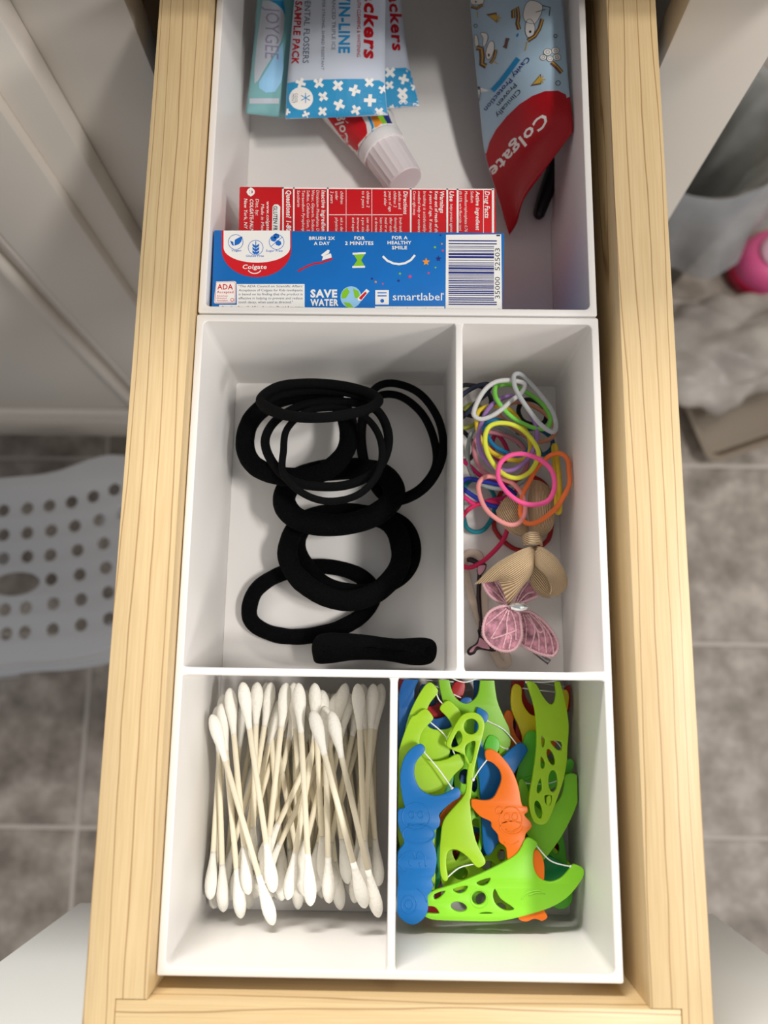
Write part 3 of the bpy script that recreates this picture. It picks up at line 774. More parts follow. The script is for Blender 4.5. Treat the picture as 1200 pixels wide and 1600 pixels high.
sw((512, 62), (485, 1010), -37, -45, 'cotton swab left of the middle leaning down to the left')
sw((580, 80), (430, 1050), -40, -47, 'cotton swab with head at the back between two left heads')
sw((620, 170), (395, 1140), -44, -52, 'cotton swab leaning far left from the back, under the crossing ones')
sw((925, 130), (525, 970), -38, -42, 'cotton swab on a steep left slant under the crossing one')
sw((960, 180), (520, 1090), -42, -44, 'cotton swab running diagonally down left across the middle')
sw((830, 150), (660, 1156), -37, -39, 'second diagonal cotton swab below the first one in the middle')
sw((845, 200), (866, 1172), -35, -37, 'straight cotton swab right of the upright middle one')
sw((830, 120), (960, 1076), -38, -41, 'cotton swab leaning left, its bright lower tip left of the middle one')
sw((795, 58), (840, 1060), -33, -44, 'cotton swab slanting right under the two bright right ones')
sw((950, 68), (700, 1080), -36, -45, 'cotton swab with a back head right of the middle, mostly upright')
sw((968, 135), (770, 1090), -39, -47, 'cotton swab with tilted head at the back, right of middle')
sw((1025, 130), (830, 1092), -43, -48, 'cotton swab with a shaded tilted head below the other tilted head')
sw((690, 60), (740, 1095), -40, -48, 'cotton swab leaning left behind the two slanting right ones')
sw((560, 62), (640, 1080), -44, -50, 'cotton swab under the upright middle one, nearly parallel to it')
# lower layers
for k in range(40):
    z = FL+2.8+(k//10)*4.2
    xa = 10+R.random()*58; xb = min(max(xa+R.uniform(-22, 22), 9), 69)
    ya = R.uniform(84, 91); L = math.sqrt(max(SWL**2-(xb-xa)**2, 40**2))
    a = Vector((xa, ya, z+R.uniform(-.6, .8))); b = Vector((xb, ya-L, z+R.uniform(-.6, .8)))
    swab(a, b, COMMON, False)

# ================================================================== FLOSS PICKS
def pickmat(n, c): return mat('pick_'+n, c, .38, .4, sss=.12)
LIME = pickmat('lime', (138, 212, 40)); LIME2 = pickmat('lime_yellow', (166, 211, 34)); GREEN = pickmat('leaf_green', (96, 194, 50)); DKGREEN = pickmat('dark_green', (24, 142, 76))
BLUE = pickmat('blue', (2, 108, 182)); DBLUE = pickmat('deep_blue', (14, 88, 158)); ORANGE = pickmat('orange', (242, 116, 10)); RED = pickmat('red', (176, 24, 30)); YELLOW = pickmat('yellow', (226, 206, 40)); OLIVE = pickmat('moss_lime', (132, 190, 40))
FLOSS = mat('floss', (245, 245, 245), .5, .4)
Q1 = crop(600, 1050, 6); Q2 = crop(760, 1050, 6); Q3 = crop(600, 1240, 6); Q4 = crop(740, 1240, 6); K = crop(590, 1040, 3.077)
GP = 'floss picks in the lower right compartment'
def clampbox(vs):
    for q in vs:
        q.x = min(max(q.x, 77.6), 146.6); q.y = min(max(q.y, 4.0), YD-2.0); q.z = max(q.z, FL+.2)
    return vs
def pick(label, m, plane, outline, holes=(), floss=None, relief=(), th=2.1, studs=()):
    t = empty('floss_pick', plane.o-Vector((0, 0, 1)), label, 'floss pick', GP)
    def grow(h):
        a = sum(q[0] for q in h)/len(h); b = sum(q[1] for q in h)/len(h)
        return [(a+(q[0]-a)*1.28, b+(q[1]-b)*1.28) for q in h]
    v, f = plate_px(plane, outline, [grow(h) for h in holes], th, .4, 3)
    mesh_obj('body', clampbox(v), f, m, t, sharp=24)
    for r in relief:
        closed = r[0] == 'o'
        path = catmull([plane.at(*q)+plane.n*(th/2-.12) for q in r[1]], 4, closed)
        v, f = tube(clampbox(path), .34, closed, 6, .9); mesh_obj('raised_line', v, f, m, t)
    if floss:
        a, b, sag = floss
        pa = plane.at(*a); pb = plane.at(*b); mid = (pa+pb)/2+(pb-pa).cross(plane.n).normalized()*sag
        v, f = tube(catmull([pa, mid, pb], 6, False), .26, False, 6); mesh_obj('floss_thread', v, f, FLOSS, t)
        for e, g in ((pa, pb), (pb, pa)):
            d = (e-g).normalized(); bm = bmesh.new(); bmesh.ops.create_icosphere(bm, subdivisions=1, radius=.75)
            for q in bm.verts: q.co += e+d*.3
            v, f = get(bm); mesh_obj('thread_knot', clampbox(v), f, FLOSS, t)
    return t
# template: forked head, handle with three holes, 72 mm long
TPL_O = [(-36, -4), (-38, 0), (-36, 4), (-20, 5.5), (0, 7), (8, 10), (17, 15), (27, 16), (31, 14), (29, 10.5), (22, 9.5), (16, 5), (15, 0), (16, -5), (22, -9.5), (29, -10.5), (31, -14), (27, -16), (17, -15), (8, -10), (0, -7), (-20, -5.5)]
TPL_H = [[(-31+2.4*math.cos(a*.785), 2.4*math.sin(a*.785)) for a in range(8)], [(-21+3*math.cos(a*.785), 3*math.sin(a*.785)) for a in range(8)], [(-10+3.4*math.cos(a*.785), 3.4*math.sin(a*.785)) for a in range(8)]]
def tpick(label, m, cx, cy, z, ang, gx=0, gy=0, sc=1, holes=True, u=None):
    z = PZ(z)
    if u: c = px(u[0], u[1], z)
    else: c = Vector((cx, cy, z-2))
    ca, sa = math.cos(math.radians(ang)), math.sin(math.radians(ang))
    t = empty('floss_pick', c-Vector((0, 0, 1)), label, 'floss pick', GP)
    def sm(o): return [(q.x, q.y) for q in catmull([Vector((a*sc, b*sc, 0)) for a, b in o], 3)]
    v, f = plate2d(sm(TPL_O), [sm(h) for h in TPL_H] if holes else [], 2.1, .45)
    def T(q): 
        x = q.x*ca-q.y*sa; y = q.x*sa+q.y*ca
        return Vector((c.x+x, c.y+y, c.z+q.z+gx*x+gy*y))
    mesh_obj('body', clampbox([T(q) for q in v]), f, m, t, sharp=24)
    v, f = tube([T(Vector((29*sc, 10*sc, 0))), T(Vector((29*sc, -10*sc, 0)))], .26, False, 6); mesh_obj('floss_thread', clampbox(v), f, FLOSS, t)
def PZ(z): return -62+1.2+(z+62)*.64
def PickPlane(u, v, z, gx=0, gy=0): return Plane(u, v, PZ(z), gx*.64, gy*.64)
UNDER = '%s floss pick buried at the bottom of the floss pick pile'
# ---- buried ones
for k, (m, x, y, z, a) in enumerate([(DBLUE, 98, 48, -60.5, 80), (RED, 88, 40, -57.5, 95), (LIME2, 116, 44, -60.5, 60), (LIME, 128, 50, -57.5, 110), (BLUE, 108, 55, -55, 75), (LIME, 96, 36, -54, 120), (RED, 112, 34, -57.5, 20), (LIME2, 122, 36, -55, 82), (DBLUE, 104, 62, -52, 100), (LIME, 92, 56, -51, 70), (LIME2, 120, 40, -51.5, 140)]):
    tpick(UNDER % m.name[5:].replace('_', ' '), m, x, y, z, a, 0, 0, .95)
# ---- back row
tpick('red floss pick by the back wall, right half, beside the yellow one', RED, 0, 0, -47, 72, 0, .1, .8, True, (825, 1150))
tpick('orange floss pick at the back, between the red and yellow ones', ORANGE, 0, 0, -45, 80, 0, .05, .72, False, (818, 1205))
tpick('yellow floss pick at the back beside the red one', YELLOW, 0, 0, -42, 84, 0, .1, .72, False, (836, 1162))
tpick('dark red floss pick in the back left corner', RED, 0, 0, -44, 70, 0, .1, .9, True, (640, 1150))
tpick('deep blue floss pick in the back left corner over the red one', DBLUE, 0, 0, -40, 62, 0, .12, .9, True, (640, 1165))
tpick('deep blue floss pick upright behind the moss green fork', DBLUE, 0, 0, -47, 100, 0, .1, .85, True, (722, 1165))
pick('blue floss pick arm against the divider, left edge of the pile', DBLUE, PickPlane(625, 1150, -38, 0, .05), [(621, 1104), (632, 1100), (641, 1103), (640, 1118), (631, 1148), (630, 1190), (634, 1250), (628, 1290), (620, 1285), (617, 1200), (617, 1140)])
pick('moss green floss pick with a wide fork at the back wall', OLIVE, PickPlane(735, 1120, -37, 0, .12),
     [(684, 1052), (690, 1046), (700, 1050), (704, 1072), (712, 1090), (727, 1099), (741, 1092), (748, 1078), (751, 1050), (760, 1046), (770, 1050), (776, 1092), (788, 1122), (796, 1140), (797, 1165), (786, 1190), (770, 1215), (745, 1215), (722, 1180), (704, 1130), (690, 1090)], [ell(770, 1175, 7, 9), ell(752, 1195, 6, 6)], ((702, 1058), (750, 1058), 2))
pick('lime floss pick whose fork rises behind the left one', LIME2, PickPlane(670, 1130, -34, 0, .1),
     [(663, 1072), (673, 1066), (684, 1077), (682, 1085), (672, 1098), (667, 1110), (664, 1125), (672, 1137), (690, 1140), (706, 1135), (698, 1120), (687, 1108), (693, 1098), (703, 1095), (720, 1113), (715, 1130), (705, 1165), (692, 1230), (684, 1290), (668, 1300), (652, 1240), (636, 1190), (632, 1150), (636, 1128), (641, 1112), (650, 1093)], [ell(675, 1240, 6, 8), ell(676, 1265, 5, 6)], ((682, 1084), (692, 1100), .4))
pick('leaf green floss pick stub in the middle of the pile', GREEN, PickPlane(768, 1162, -37, 0, 0), [(757, 1162), (765, 1148), (778, 1154), (780, 1168), (774, 1185), (778, 1220), (770, 1240), (758, 1230), (752, 1195)], [], ((779, 1163), (792, 1170), .3))
# ---- middle
pick('dark green floss pick under the blue monkey one', DKGREEN, PickPlane(690, 1260, -37, 0, 0),
     [(674, 1158), (682, 1152), (690, 1163), (706, 1181), (703, 1195), (709, 1210), (705, 1235), (699, 1255), (694, 1275), (691, 1300), (695, 1320), (693, 1345), (690, 1368), (683, 1388), (672, 1385), (665, 1330), (668, 1260), (680, 1220), (688, 1200), (684, 1182)])
pick('lime floss pick with latticed handle under the orange monkey', LIME, PickPlane(735, 1250, -38, 0, 0),
     [(735, 1163), (750, 1172), (757, 1200), (759, 1250), (757, 1300), (750, 1332), (742, 1330), (737, 1300), (725, 1260), (711, 1235), (710, 1200), (720, 1175)], [ell(726, 1213, 7, 9), ell(741, 1226, 4, 9), [(738, 1288), (746, 1284), (748, 1305), (743, 1318)], ell(745, 1260, 4, 12)])
pick('lime floss pick lattice lying across below the middle', LIME2, PickPlane(735, 1350, -42, 0, 0),
     [(697, 1322), (722, 1324), (738, 1345), (760, 1335), (782, 1314), (792, 1322), (796, 1345), (770, 1372), (735, 1385), (705, 1392), (690, 1380), (688, 1350)], [ell(719, 1363, 9, 8), ell(763, 1352, 9, 6), [(708, 1330), (717, 1332), (712, 1342)], ell(783, 1335, 5, 7)])
pick('blue floss pick with fork behind the orange monkey', BLUE, PickPlane(775, 1210, -35, 0, .02),
     [(744, 1110), (750, 1106), (762, 1115), (761, 1126), (755, 1132), (753, 1150), (756, 1172), (767, 1185), (783, 1183), (798, 1170), (813, 1160), (824, 1170), (820, 1180), (806, 1203), (797, 1225), (792, 1262), (784, 1302), (772, 1325), (762, 1336), (754, 1318), (751, 1260), (746, 1200), (741, 1150)], [], ((761, 1126), (808, 1164), -1.4))
pick('leaf green floss pick left of the tall latticed one', GREEN, PickPlane(822, 1190, -38, 0, .02),
     [(819, 1152), (828, 1142), (838, 1146), (840, 1180), (860, 1200), (888, 1185), (896, 1192), (892, 1205), (875, 1225), (850, 1240), (835, 1270), (818, 1260), (806, 1222), (809, 1198), (815, 1175)], [], ((838, 1150), (887, 1188), -3), [('l', Q2([(350, 980), (420, 960)])), ('l', Q2([(360, 1005), (420, 985)]))])
pick('lime floss pick with fork under the tall latticed one', LIME, PickPlane(855, 1270, -34, 0, 0),
     [(882, 1212), (891, 1208), (900, 1210), (903, 1218), (902, 1250), (900, 1258), (891, 1280), (877, 1306), (857, 1334), (847, 1343), (838, 1330), (826, 1308), (818, 1290), (812, 1250), (810, 1222), (816, 1217), (822, 1226), (828, 1242), (840, 1262), (856, 1264), (873, 1248), (880, 1228)], [], ((822, 1224), (881, 1216), 1.2))
pick('orange floss pick arm poking out right of the blue monkey', ORANGE, PickPlane(715, 1258, -31.5, 0, 0), [(722, 1242), (730, 1245), (731, 1254), (722, 1262), (705, 1272), (690, 1290), (683, 1287), (688, 1272), (700, 1258), (712, 1247)])
pick('dark green floss pick arm inside the front lime fork', DKGREEN, PickPlane(868, 1355, -40, 0, 0), [(849, 1340), (858, 1337), (875, 1346), (892, 1356), (892, 1366), (880, 1376), (850, 1376), (830, 1380), (815, 1370), (820, 1350), (838, 1345)])
pick('leaf green floss pick ending in the front right corner', GREEN, PickPlane(875, 1370, -48, 0, 0), [(862, 1312), (872, 1300), (880, 1308), (886, 1350), (894, 1395), (889, 1414), (876, 1420), (863, 1414), (855, 1380), (852, 1345)], [ell(868, 1325, 4, 7), ell(856, 1374, 5, 4), ell(874, 1368, 5, 4)])
pick('lime floss pick with fork, mostly under the blue monkey', LIME2, PickPlane(665, 1200, -31, 0, .03),
     [(650, 1117), (658, 1110), (667, 1108), (677, 1121), (672, 1129), (660, 1143), (655, 1160), (658, 1177), (667, 1187), (683, 1189), (700, 1185), (715, 1177.5), (726, 1188), (723, 1197.5), (710, 1210), (700, 1225), (692, 1245), (682, 1300), (680, 1380), (674, 1404), (660, 1410), (642, 1395), (630, 1340), (620, 1300), (617.5, 1241), (618, 1200), (626.7, 1160), (641, 1123)], [], ((672, 1128), (711, 1180), -1.5))
pick('lime floss pick with looped handle end and round hole, upper middle', LIME2, PickPlane(725, 1230, -27, 0, 0),
     [(707, 1140), (715, 1126), (724, 1116), (738, 1112.5), (751, 1118), (757, 1131), (754, 1150), (747, 1175), (740, 1208), (737, 1233), (735, 1257), (737, 1282), (743, 1312), (753, 1333), (758, 1343), (757, 1350), (748, 1355), (741, 1351), (730, 1338), (713, 1327), (700, 1330), (697, 1350), (700, 1372), (694, 1376), (688, 1366), (686, 1340), (688, 1310), (692, 1283), (706, 1264), (726, 1240), (729, 1215), (731, 1190), (722, 1178), (708, 1172), (697, 1163)],
     [ell(736, 1135, 9, 9.5), Q1([(640, 680), (690, 570), (720, 600), (715, 650), (680, 685)]), Q1([(768, 725), (790, 685), (842, 668), (836, 740), (812, 825), (782, 805)])], ((741, 1350), (698, 1372), 1.2))
# ---- top
pick('tall lime floss pick with latticed handle leaning on the right wall', LIME2, PickPlane(855, 1180, -26, -.08, .07),
     [(822, 1064), (827, 1062), (838, 1070), (846, 1085), (856, 1098), (864, 1099), (868, 1083), (866, 1062), (874, 1064), (883, 1100), (888, 1133), (886, 1167), (885, 1187), (880, 1217), (870, 1247), (857, 1280), (847, 1288), (834, 1284), (827, 1266), (826, 1247), (831, 1217), (837, 1177), (838, 1143), (835, 1108), (827, 1080)],
     [Q2([(516, 610), (540, 640), (530, 690), (518, 680)]), Q2([(612, 655), (690, 662), (690, 720), (652, 712)]), Q2(ell(600, 795, 24, 62, -20)), Q2([(512, 805), (540, 850), (530, 890), (510, 880)]), Q2(ell(620, 1020, 34, 80)), Q2([(500, 1012), (510, 1090), (482, 1120), (475, 1080)]), Q2([(550, 1165), (600, 1165), (592, 1225), (560, 1225)]), Q4(ell(603, 145, 26, 66, -12)), Q4([(685, 40), (712, 22), (718, 70), (687, 105)])],
     ((824, 1065), (872, 1064), .3))
pick('orange monkey-shaped floss pick in the middle of the pile', ORANGE, PickPlane(795, 1270, -25.5, 0, 0),
     [(757.5, 1178), (759, 1172), (766, 1170), (777, 1175), (782, 1180), (793, 1193), (803, 1210), (810, 1230), (813, 1247), (816, 1258), (823, 1260), (824, 1268), (819, 1273), (828, 1283), (830, 1292), (822, 1301), (820, 1310), (825, 1323), (840, 1328), (849, 1345), (850, 1370), (846, 1400), (850, 1421), (855, 1432), (847, 1438), (840, 1436), (833, 1435), (823, 1439), (812, 1437), (809, 1431), (815, 1423), (805, 1385), (793, 1345), (790, 1324), (780, 1315), (777, 1303), (768, 1292), (766, 1283), (750, 1275), (738, 1262), (736, 1254), (738, 1248), (757, 1250), (770, 1246), (778, 1232), (783, 1217), (780, 1203), (770, 1192), (760, 1187)], [],
     ((761, 1187), (740, 1217), .2),
     [('o', Q4(ell(345, 240, 105, 120))), ('o', Q4(ell(350, 315, 105, 62))), ('o', Q4(ell(312, 215, 26, 34))), ('o', Q4(ell(385, 212, 26, 34))), ('o', Q4(ell(235, 155, 30, 32))), ('l', Q4([(265, 270), (345, 255), (435, 268)])), ('l', Q4([(300, 330), (350, 352), (410, 325)])), ('l', Q4([(280, 450), (345, 480), (420, 440)]))])
pick('bright lime floss pick with crescent and round holes, nearest the front', LIME, PickPlane(780, 1390, -24.5, 0, 0),
     [(652, 1421), (654, 1404), (665, 1395), (680, 1390), (707, 1381.7), (738, 1370), (767, 1357), (793, 1343), (807, 1333), (815, 1321), (819, 1312), (826, 1308), (838, 1315), (838, 1322), (833.5, 1330), (832.5, 1347), (836, 1362), (845, 1373), (860, 1377.5), (875, 1372.5), (885, 1363), (891, 1355), (897, 1350), (913, 1358), (912.5, 1366), (902, 1383), (885, 1402), (860, 1417), (830, 1427), (790, 1437), (757, 1439), (717, 1438), (683, 1437), (667, 1433)],
     [ell(748, 1402.5, 8.5, 8.5), Q3(ell(700, 1057, 60, 36, 15)), Q3([(415, 1062), (468, 1064), (500, 1100), (490, 1114), (412, 1106)]), Q3([(480, 942), (558, 916), (522, 965), (482, 980)]), Q3([(882, 828), (978, 795), (965, 838), (920, 855)]), Q3([(662, 893), (765, 868), (750, 912), (702, 925)]), Q3([(1050, 915), (1090, 985), (1190, 1058), (1130, 1074), (1062, 1032), (1036, 965)]), Q3([(906, 1117), (955, 1106), (1003, 1116), (955, 1120)])],
     ((838, 1321), (891, 1354), 2.0), [('l', Q4([(445, 985), (480, 935), (540, 912), (610, 905), (665, 930)])), ('l', Q4([(510, 950), (580, 925), (650, 925)])), ('o', Q3(ell(890, 975, 82, 84)))])
pick('blue monkey-shaped floss pick lying on the left', BLUE, PickPlane(650, 1310, -23, 0, 0),
     [(642, 1170), (651, 1164), (658, 1162), (664, 1168), (662, 1176), (653, 1186), (648, 1197), (648, 1213), (655, 1230), (668, 1240), (683, 1242.5), (698, 1238), (708, 1232), (715, 1230), (720, 1238), (717, 1246), (707, 1252), (694, 1263), (686, 1273), (688, 1282), (685, 1292), (679, 1297), (680, 1307), (676, 1313), (680, 1325), (682.5, 1343), (680, 1360), (678, 1367), (674, 1373), (677, 1383), (673, 1393), (668, 1400), (669, 1417), (666, 1428), (658, 1438), (645, 1444), (630, 1438), (620, 1424), (616, 1400), (622, 1379), (619, 1353), (622, 1330), (631, 1316), (625, 1297), (619, 1276), (623, 1264), (632, 1261), (629, 1248), (625, 1216), (630, 1187)], [],
     ((662.5, 1175), (706, 1231), -.4),
     [('o', Q3(ell(300, 210, 130, 125))), ('o', Q3(ell(322, 375, 148, 88))), ('o', Q3(ell(262, 195, 24, 30))), ('o', Q3(ell(345, 195, 24, 30))), ('l', Q3([(225, 280), (300, 300), (385, 275)])), ('l', Q3([(200, 720), (130, 640), (190, 560), (270, 540), (295, 610)])), ('l', Q3([(300, 600), (330, 540), (380, 580), (390, 680)])), ('l', Q3([(230, 630), (250, 670)])), ('l', Q3([(330, 640), (340, 680)])), ('o', Q3(ell(235, 1030, 70, 85))), ('o', Q3(ell(235, 1030, 34, 42))), ('l', Q3([(310, 885), (370, 930), (400, 1010)]))])

# ================================================================== TOOTHPASTE BOXES
def carton(name, corners, ztop, zbot, label, m, b=.5):
    """box stood on its edge; the four top corners are traced"""
    top = [px(u, v, ztop) for u, v in corners]
    t = empty(name, (sum(p.x for p in top)/4, sum(p.y for p in top)/4, zbot), label, 'box')
    bm = bmesh.new()
    vt = [bm.verts.new(p) for p in top]; vb = [bm.verts.new((p.x, p.y, zbot)) for p in top]
    bm.faces.new(vt); bm.faces.new(vb[::-1])
    for i in range(4): bm.faces.new([vt[i], vb[i], vb[(i+1) % 4], vt[(i+1) % 4]])
    bmesh.ops.bevel(bm, geom=bm.edges[:], offset=b, segments=2, affect='EDGES', profile=.5)
    v, f = get(bm); o = mesh_obj('carton', v, f, m, t, sharp=40)
    return t, o
CARD_BLUE = mat('blue_card', (4, 108, 190), .4, .4, var=.02, vscale=90)
CARD_RED = mat('red_card', (204, 22, 32), .4, .4, var=.02, vscale=90)
# --- red carton
bx, bo = carton('toothpaste_box', [(374, 291), (774, 294), (776, 405), (372, 403)], -13, FL+.1, 'red toothpaste carton with drug facts panel, behind the blue carton', CARD_RED)
P = Print(Flat(-13), bx)
N1 = ('printed_lettering', 'white'); N2 = ('printed_rule', 'white')
for a in ((441, 292.5, 443.4, 364), (458, 293, 460.2, 364), (511, 293, 513.4, 364), (640.5, 293.5, 643, 364), (697.5, 294, 700.2, 364), (713.5, 294, 716.5, 364), (768.5, 294.5, 772, 364)): P.rect(N2, *a)
P.poly(N2, [(441, 292.6), (771, 295.2), (771, 297.2), (441, 294.8)])
P.rect(N2, 755, 297, 755.8, 364); P.rect(N2, 580.6, 296, 581.4, 364); P.rect(N2, 540.5, 296, 541.2, 364); P.rect(N2, 514, 335.3, 629, 336.2)
def vt(t, x, y, w, c, bold=0, sh=.15): P.text(N1, t, x, y, w, c, 90, bold, sh)
vt('Drug Facts', 757.5, 299, 42, 7.5, .02); vt('Active ingredient', 743.5, 299, 61, 6, .02)
vt('Sodium', 735.5, 299, 18, 4.5); vt('Monofluorophosphate 0.76', 726, 299, 63, 4.5); vt('(0.15% w/v fluoride ion)', 717.5, 299, 62, 4.2)
vt('Use', 702.5, 299, 16, 6.5, .03); vt('helps protect against', 703.5, 319, 44, 4.3)
vt('Warnings', 687.5, 299, 34, 6.5, .02); vt('Keep out of reach of ch', 679.5, 299, 64, 5, .02); vt('6 years of age. If more', 671, 299, 64, 4.6, .01); vt('brushing is accidentally', 661.5, 299, 64, 4.4); vt('medical help or contact', 653, 299, 64, 4.4); vt('Center right away.', 645.5, 299, 38, 4.4)
vt('Directions', 630.5, 299, 36, 6.5, .02); vt('adults and', 622.5, 299, 28, 4.6); vt('children 2', 615, 299, 25, 4.6); vt('years of age', 607.5, 299, 32, 4.6); vt('and older', 600, 299, 23, 4.6)
for k, s in enumerate(('brush teeth', 'thoroughly', 'after each', 'meal or at', 'least twice', 'as directed')): vt(s, 624-7.6*k, 340, 23, 4.4)
vt('children 2', 573, 299, 25, 4.6); vt('to 6 years', 565.5, 299, 26, 4.6)
for k, s in enumerate(('use only', 'a pea size', 'amount', 'and super')): vt(s, 573-7.6*k, 340, 23, 4.4)
vt('children', 532, 299, 20, 4.6); vt('under', 524, 299, 14, 4.6); vt('2 years', 516.5, 299, 19, 4.6); vt('ask a den', 532, 340, 23, 4.4); vt('physician', 524, 340, 23, 4.4)
vt('Inactive ingredien', 502.5, 297.5, 64, 6.2, .02); vt('Dicalcium Phosphate D', 494.5, 297.5, 64, 4.4); vt('Water, Glycerin, Sodium', 487, 297.5, 64, 4.4); vt('Sulfate, Cellulose Gum, S', 479.5, 297.5, 64, 4.4); vt('Tetrasodium Pyrophosp', 472, 297.5, 64, 4.4); vt('Saccharin', 464.5, 297.5, 26, 4.4)
vt('Questions? 1-80', 447.5, 297.5, 64, 7.4, .03)
P.poly(('printed_panel', 'white'), [(426, 323), (429, 319.5), (434, 319.5), (438, 323), (437, 372), (424.5, 372)])
P.text(('printed_lettering', 'black'), 'GLUTEN FRE', 427.2, 322, 42, 6.2, 90, .02, .1, .06)
vt('www.colgate', 416.5, 315, 46, 5, .01); vt('Made in Mex', 408, 319, 42, 4.8); vt('Dist. by:', 399.5, 311, 26, 5); vt('COLGATE-PALM', 390.5, 311.5, 51, 5.4, .02); vt('New York, NY 1', 381.5, 310.5, 52, 5.2, .01)
P.ring(('printed_mark', 'white'), 392, 300, 4.6, 4.6, 3.2); P.rect(('printed_mark', 'white'), 390.9, 293, 393.1, 307, .02); P.rect(('printed_mark', 'white'), 385.5, 299, 391, 301.2, .02)
P.done()
# --- blue carton
bx, bo = carton('toothpaste_box', [(334, 359), (788, 363.5), (785, 487), (330, 485)], -4, FL+.1, 'blue kids toothpaste carton with barcode, against the tray front wall', CARD_BLUE)
P = Print(Flat(-4), bx)
C8 = crop(320, 280, 5); C9 = crop(540, 280, 4.615)
def arcpts(cx, cy, rx, ry, a0, a1, n=14): return [(cx+rx*math.cos(math.radians(a0+(a1-a0)*k/n)), cy+ry*math.sin(math.radians(a0+(a1-a0)*k/n))) for k in range(n+1)]
P.poly(('printed_panel', 'red'), C8([(132, 402), (676, 402)]+arcpts(404, 548, 272, 218, 0, 180, 20)), 0)
P.poly(('printed_panel', 'white'), C8([(147, 402), (667, 402)]+arcpts(407, 535, 260, 118, 0, 180, 20)), .03)
IB = ('printed_mark', 'blue'); LB = ('printed_lettering', 'blue'); LW = ('printed_lettering', 'white')
for x, y in ((242, 492), (398, 536), (562, 492)):
    cx, cy = C8([(x, y)])[0]; P.ring(IB, cx, cy, 11.6, 11.6, .8, .06)
P.poly(IB, C8([(232, 520), (235, 475), (270, 455), (295, 448), (285, 490), (265, 510)]), .06); P.poly(IB, C8([(198, 482), (222, 490), (228, 522), (212, 515)]), .06)
for dy in (0, 26, 52):
    P.poly(IB, C8([(396, 520+dy), (372, 505+dy), (374, 525+dy), (396, 540+dy)]), .06); P.poly(IB, C8([(402, 520+dy), (426, 505+dy), (424, 525+dy), (402, 540+dy)]), .06)
P.rect(IB, *C8([(396, 485)])[0], *C8([(402, 585)])[0], .07)
for dx, dy in ((538, 468), (575, 500), (560, 445)): P.poly(IB, C8(ell(dx, dy, 26, 22, 20, 6)), .06)
P.line(IB, C8([(515, 528), (608, 452)]), .8, .08)
P.text(LB, 'Vegan', *C8([(208, 566)])[0], 15.5, 3.1, 0, .01, 0, .08); P.text(LB, 'Gluten Free', *C8([(322, 608)])[0], 28, 3.1, 0, .01, 0, .08); P.text(LB, 'Sugar Free', *C8([(478, 568)])[0], 26, 3.1, 0, .01, 0, .08)
P.text(LW, 'Colgate', *C8([(296, 702)])[0], 37.5, 6.6, 0, .018, .12, .08)
P.line(('printed_mark', 'white'), C8(arcpts(389, 700, 52, 38, 20, 160)), 1.5, .08)
P.text(LW, 'BRUSH 2X', *C8([(815, 474)])[0], 40.5, 4.9, 0, .03); P.text(LW, 'A DAY', *C8([(852, 514)])[0], 25, 4.9, 0, .03)
P.text(LW, 'FOR', *C9([(63, 438)])[0], 16.5, 5.3, 0, .03); P.text(LW, '2 MINUTES', *C9([(-4, 474)])[0], 44.5, 5.3, 0, .03)
P.text(LW, 'FOR A', *C9([(334, 434)])[0], 24.5, 5, 0, .03); P.text(LW, 'HEALTHY', *C9([(302, 470)])[0], 37.5, 5, 0, .03); P.text(LW, 'SMILE', *C9([(333, 506)])[0], 24, 5, 0, .03)
P.line(('printed_mark', 'red'), C8([(728, 720), (800, 680), (850, 662), (920, 650), (998, 622)]), 2.8, .02)
P.poly(('printed_mark', 'white'), C8([(925, 600), (915, 635), (992, 612), (985, 580)]), .03); P.poly(('printed_mark', 'white'), C8([(908, 592), (960, 552), (976, 556), (970, 580), (918, 604)]), .03)
P.poly(('printed_mark', 'green'), C9([(58, 545), (138, 542), (112, 585), (136, 625), (54, 628), (84, 585)]), .02)
P.line(('printed_mark', 'white'), C9([(50, 538), (145, 534)]), 3, .03); P.line(('printed_mark', 'white'), C9([(48, 634), (140, 632)]), 3, .03)
P.line(('printed_mark', 'white'), C9([(268, 556), (300, 588), (345, 608), (385, 614), (430, 606), (470, 584), (500, 548)]), 3.4, .03)
def star(key, cx, cy, r, n=5):
    pts = [(cx+(r if k % 2 == 0 else r*.45)*math.cos(math.pi*k/n-math.pi/2), cy+(r if k % 2 == 0 else r*.45)*math.sin(math.pi*k/n-math.pi/2)) for k in range(2*n)]
    c = (cx, cy); P.hold = 's%d' % P.n
    for k in range(2*n): P.poly(key, [c, pts[k], pts[(k+1) % (2*n)]], .03)
    P.hold = None
for ink, x, y, r in (('orange', 580, 597, 6.5), ('navy', 670, 574, 5), ('green', 644, 492, 2.6), ('pink', 700, 516, 2.4), ('orange', 694, 467, 2), ('navy', 684, 404, 2), ('green', 648, 638, 2), ('pink', 598, 678, 2.4), ('green', 392, 682, 2.6), ('pink', 464, 703, 3.6), ('navy', 382, 733, 2.8), ('navy', 190, 718, 2.4), ('orange', 217, 741, 2.4), ('pink', 268, 755, 2)):
    star(('printed_star', ink), *C9([(x, y)])[0], r)
P.text(LW, 'SAVE', *C8([(825, 922)])[0], 42, 11.3, 0, .045); P.text(LW, 'WATER', *C8([(825, 988)])[0], 44, 9.6, 0, .045)
gx, gy = C8([(1142, 922)])[0]
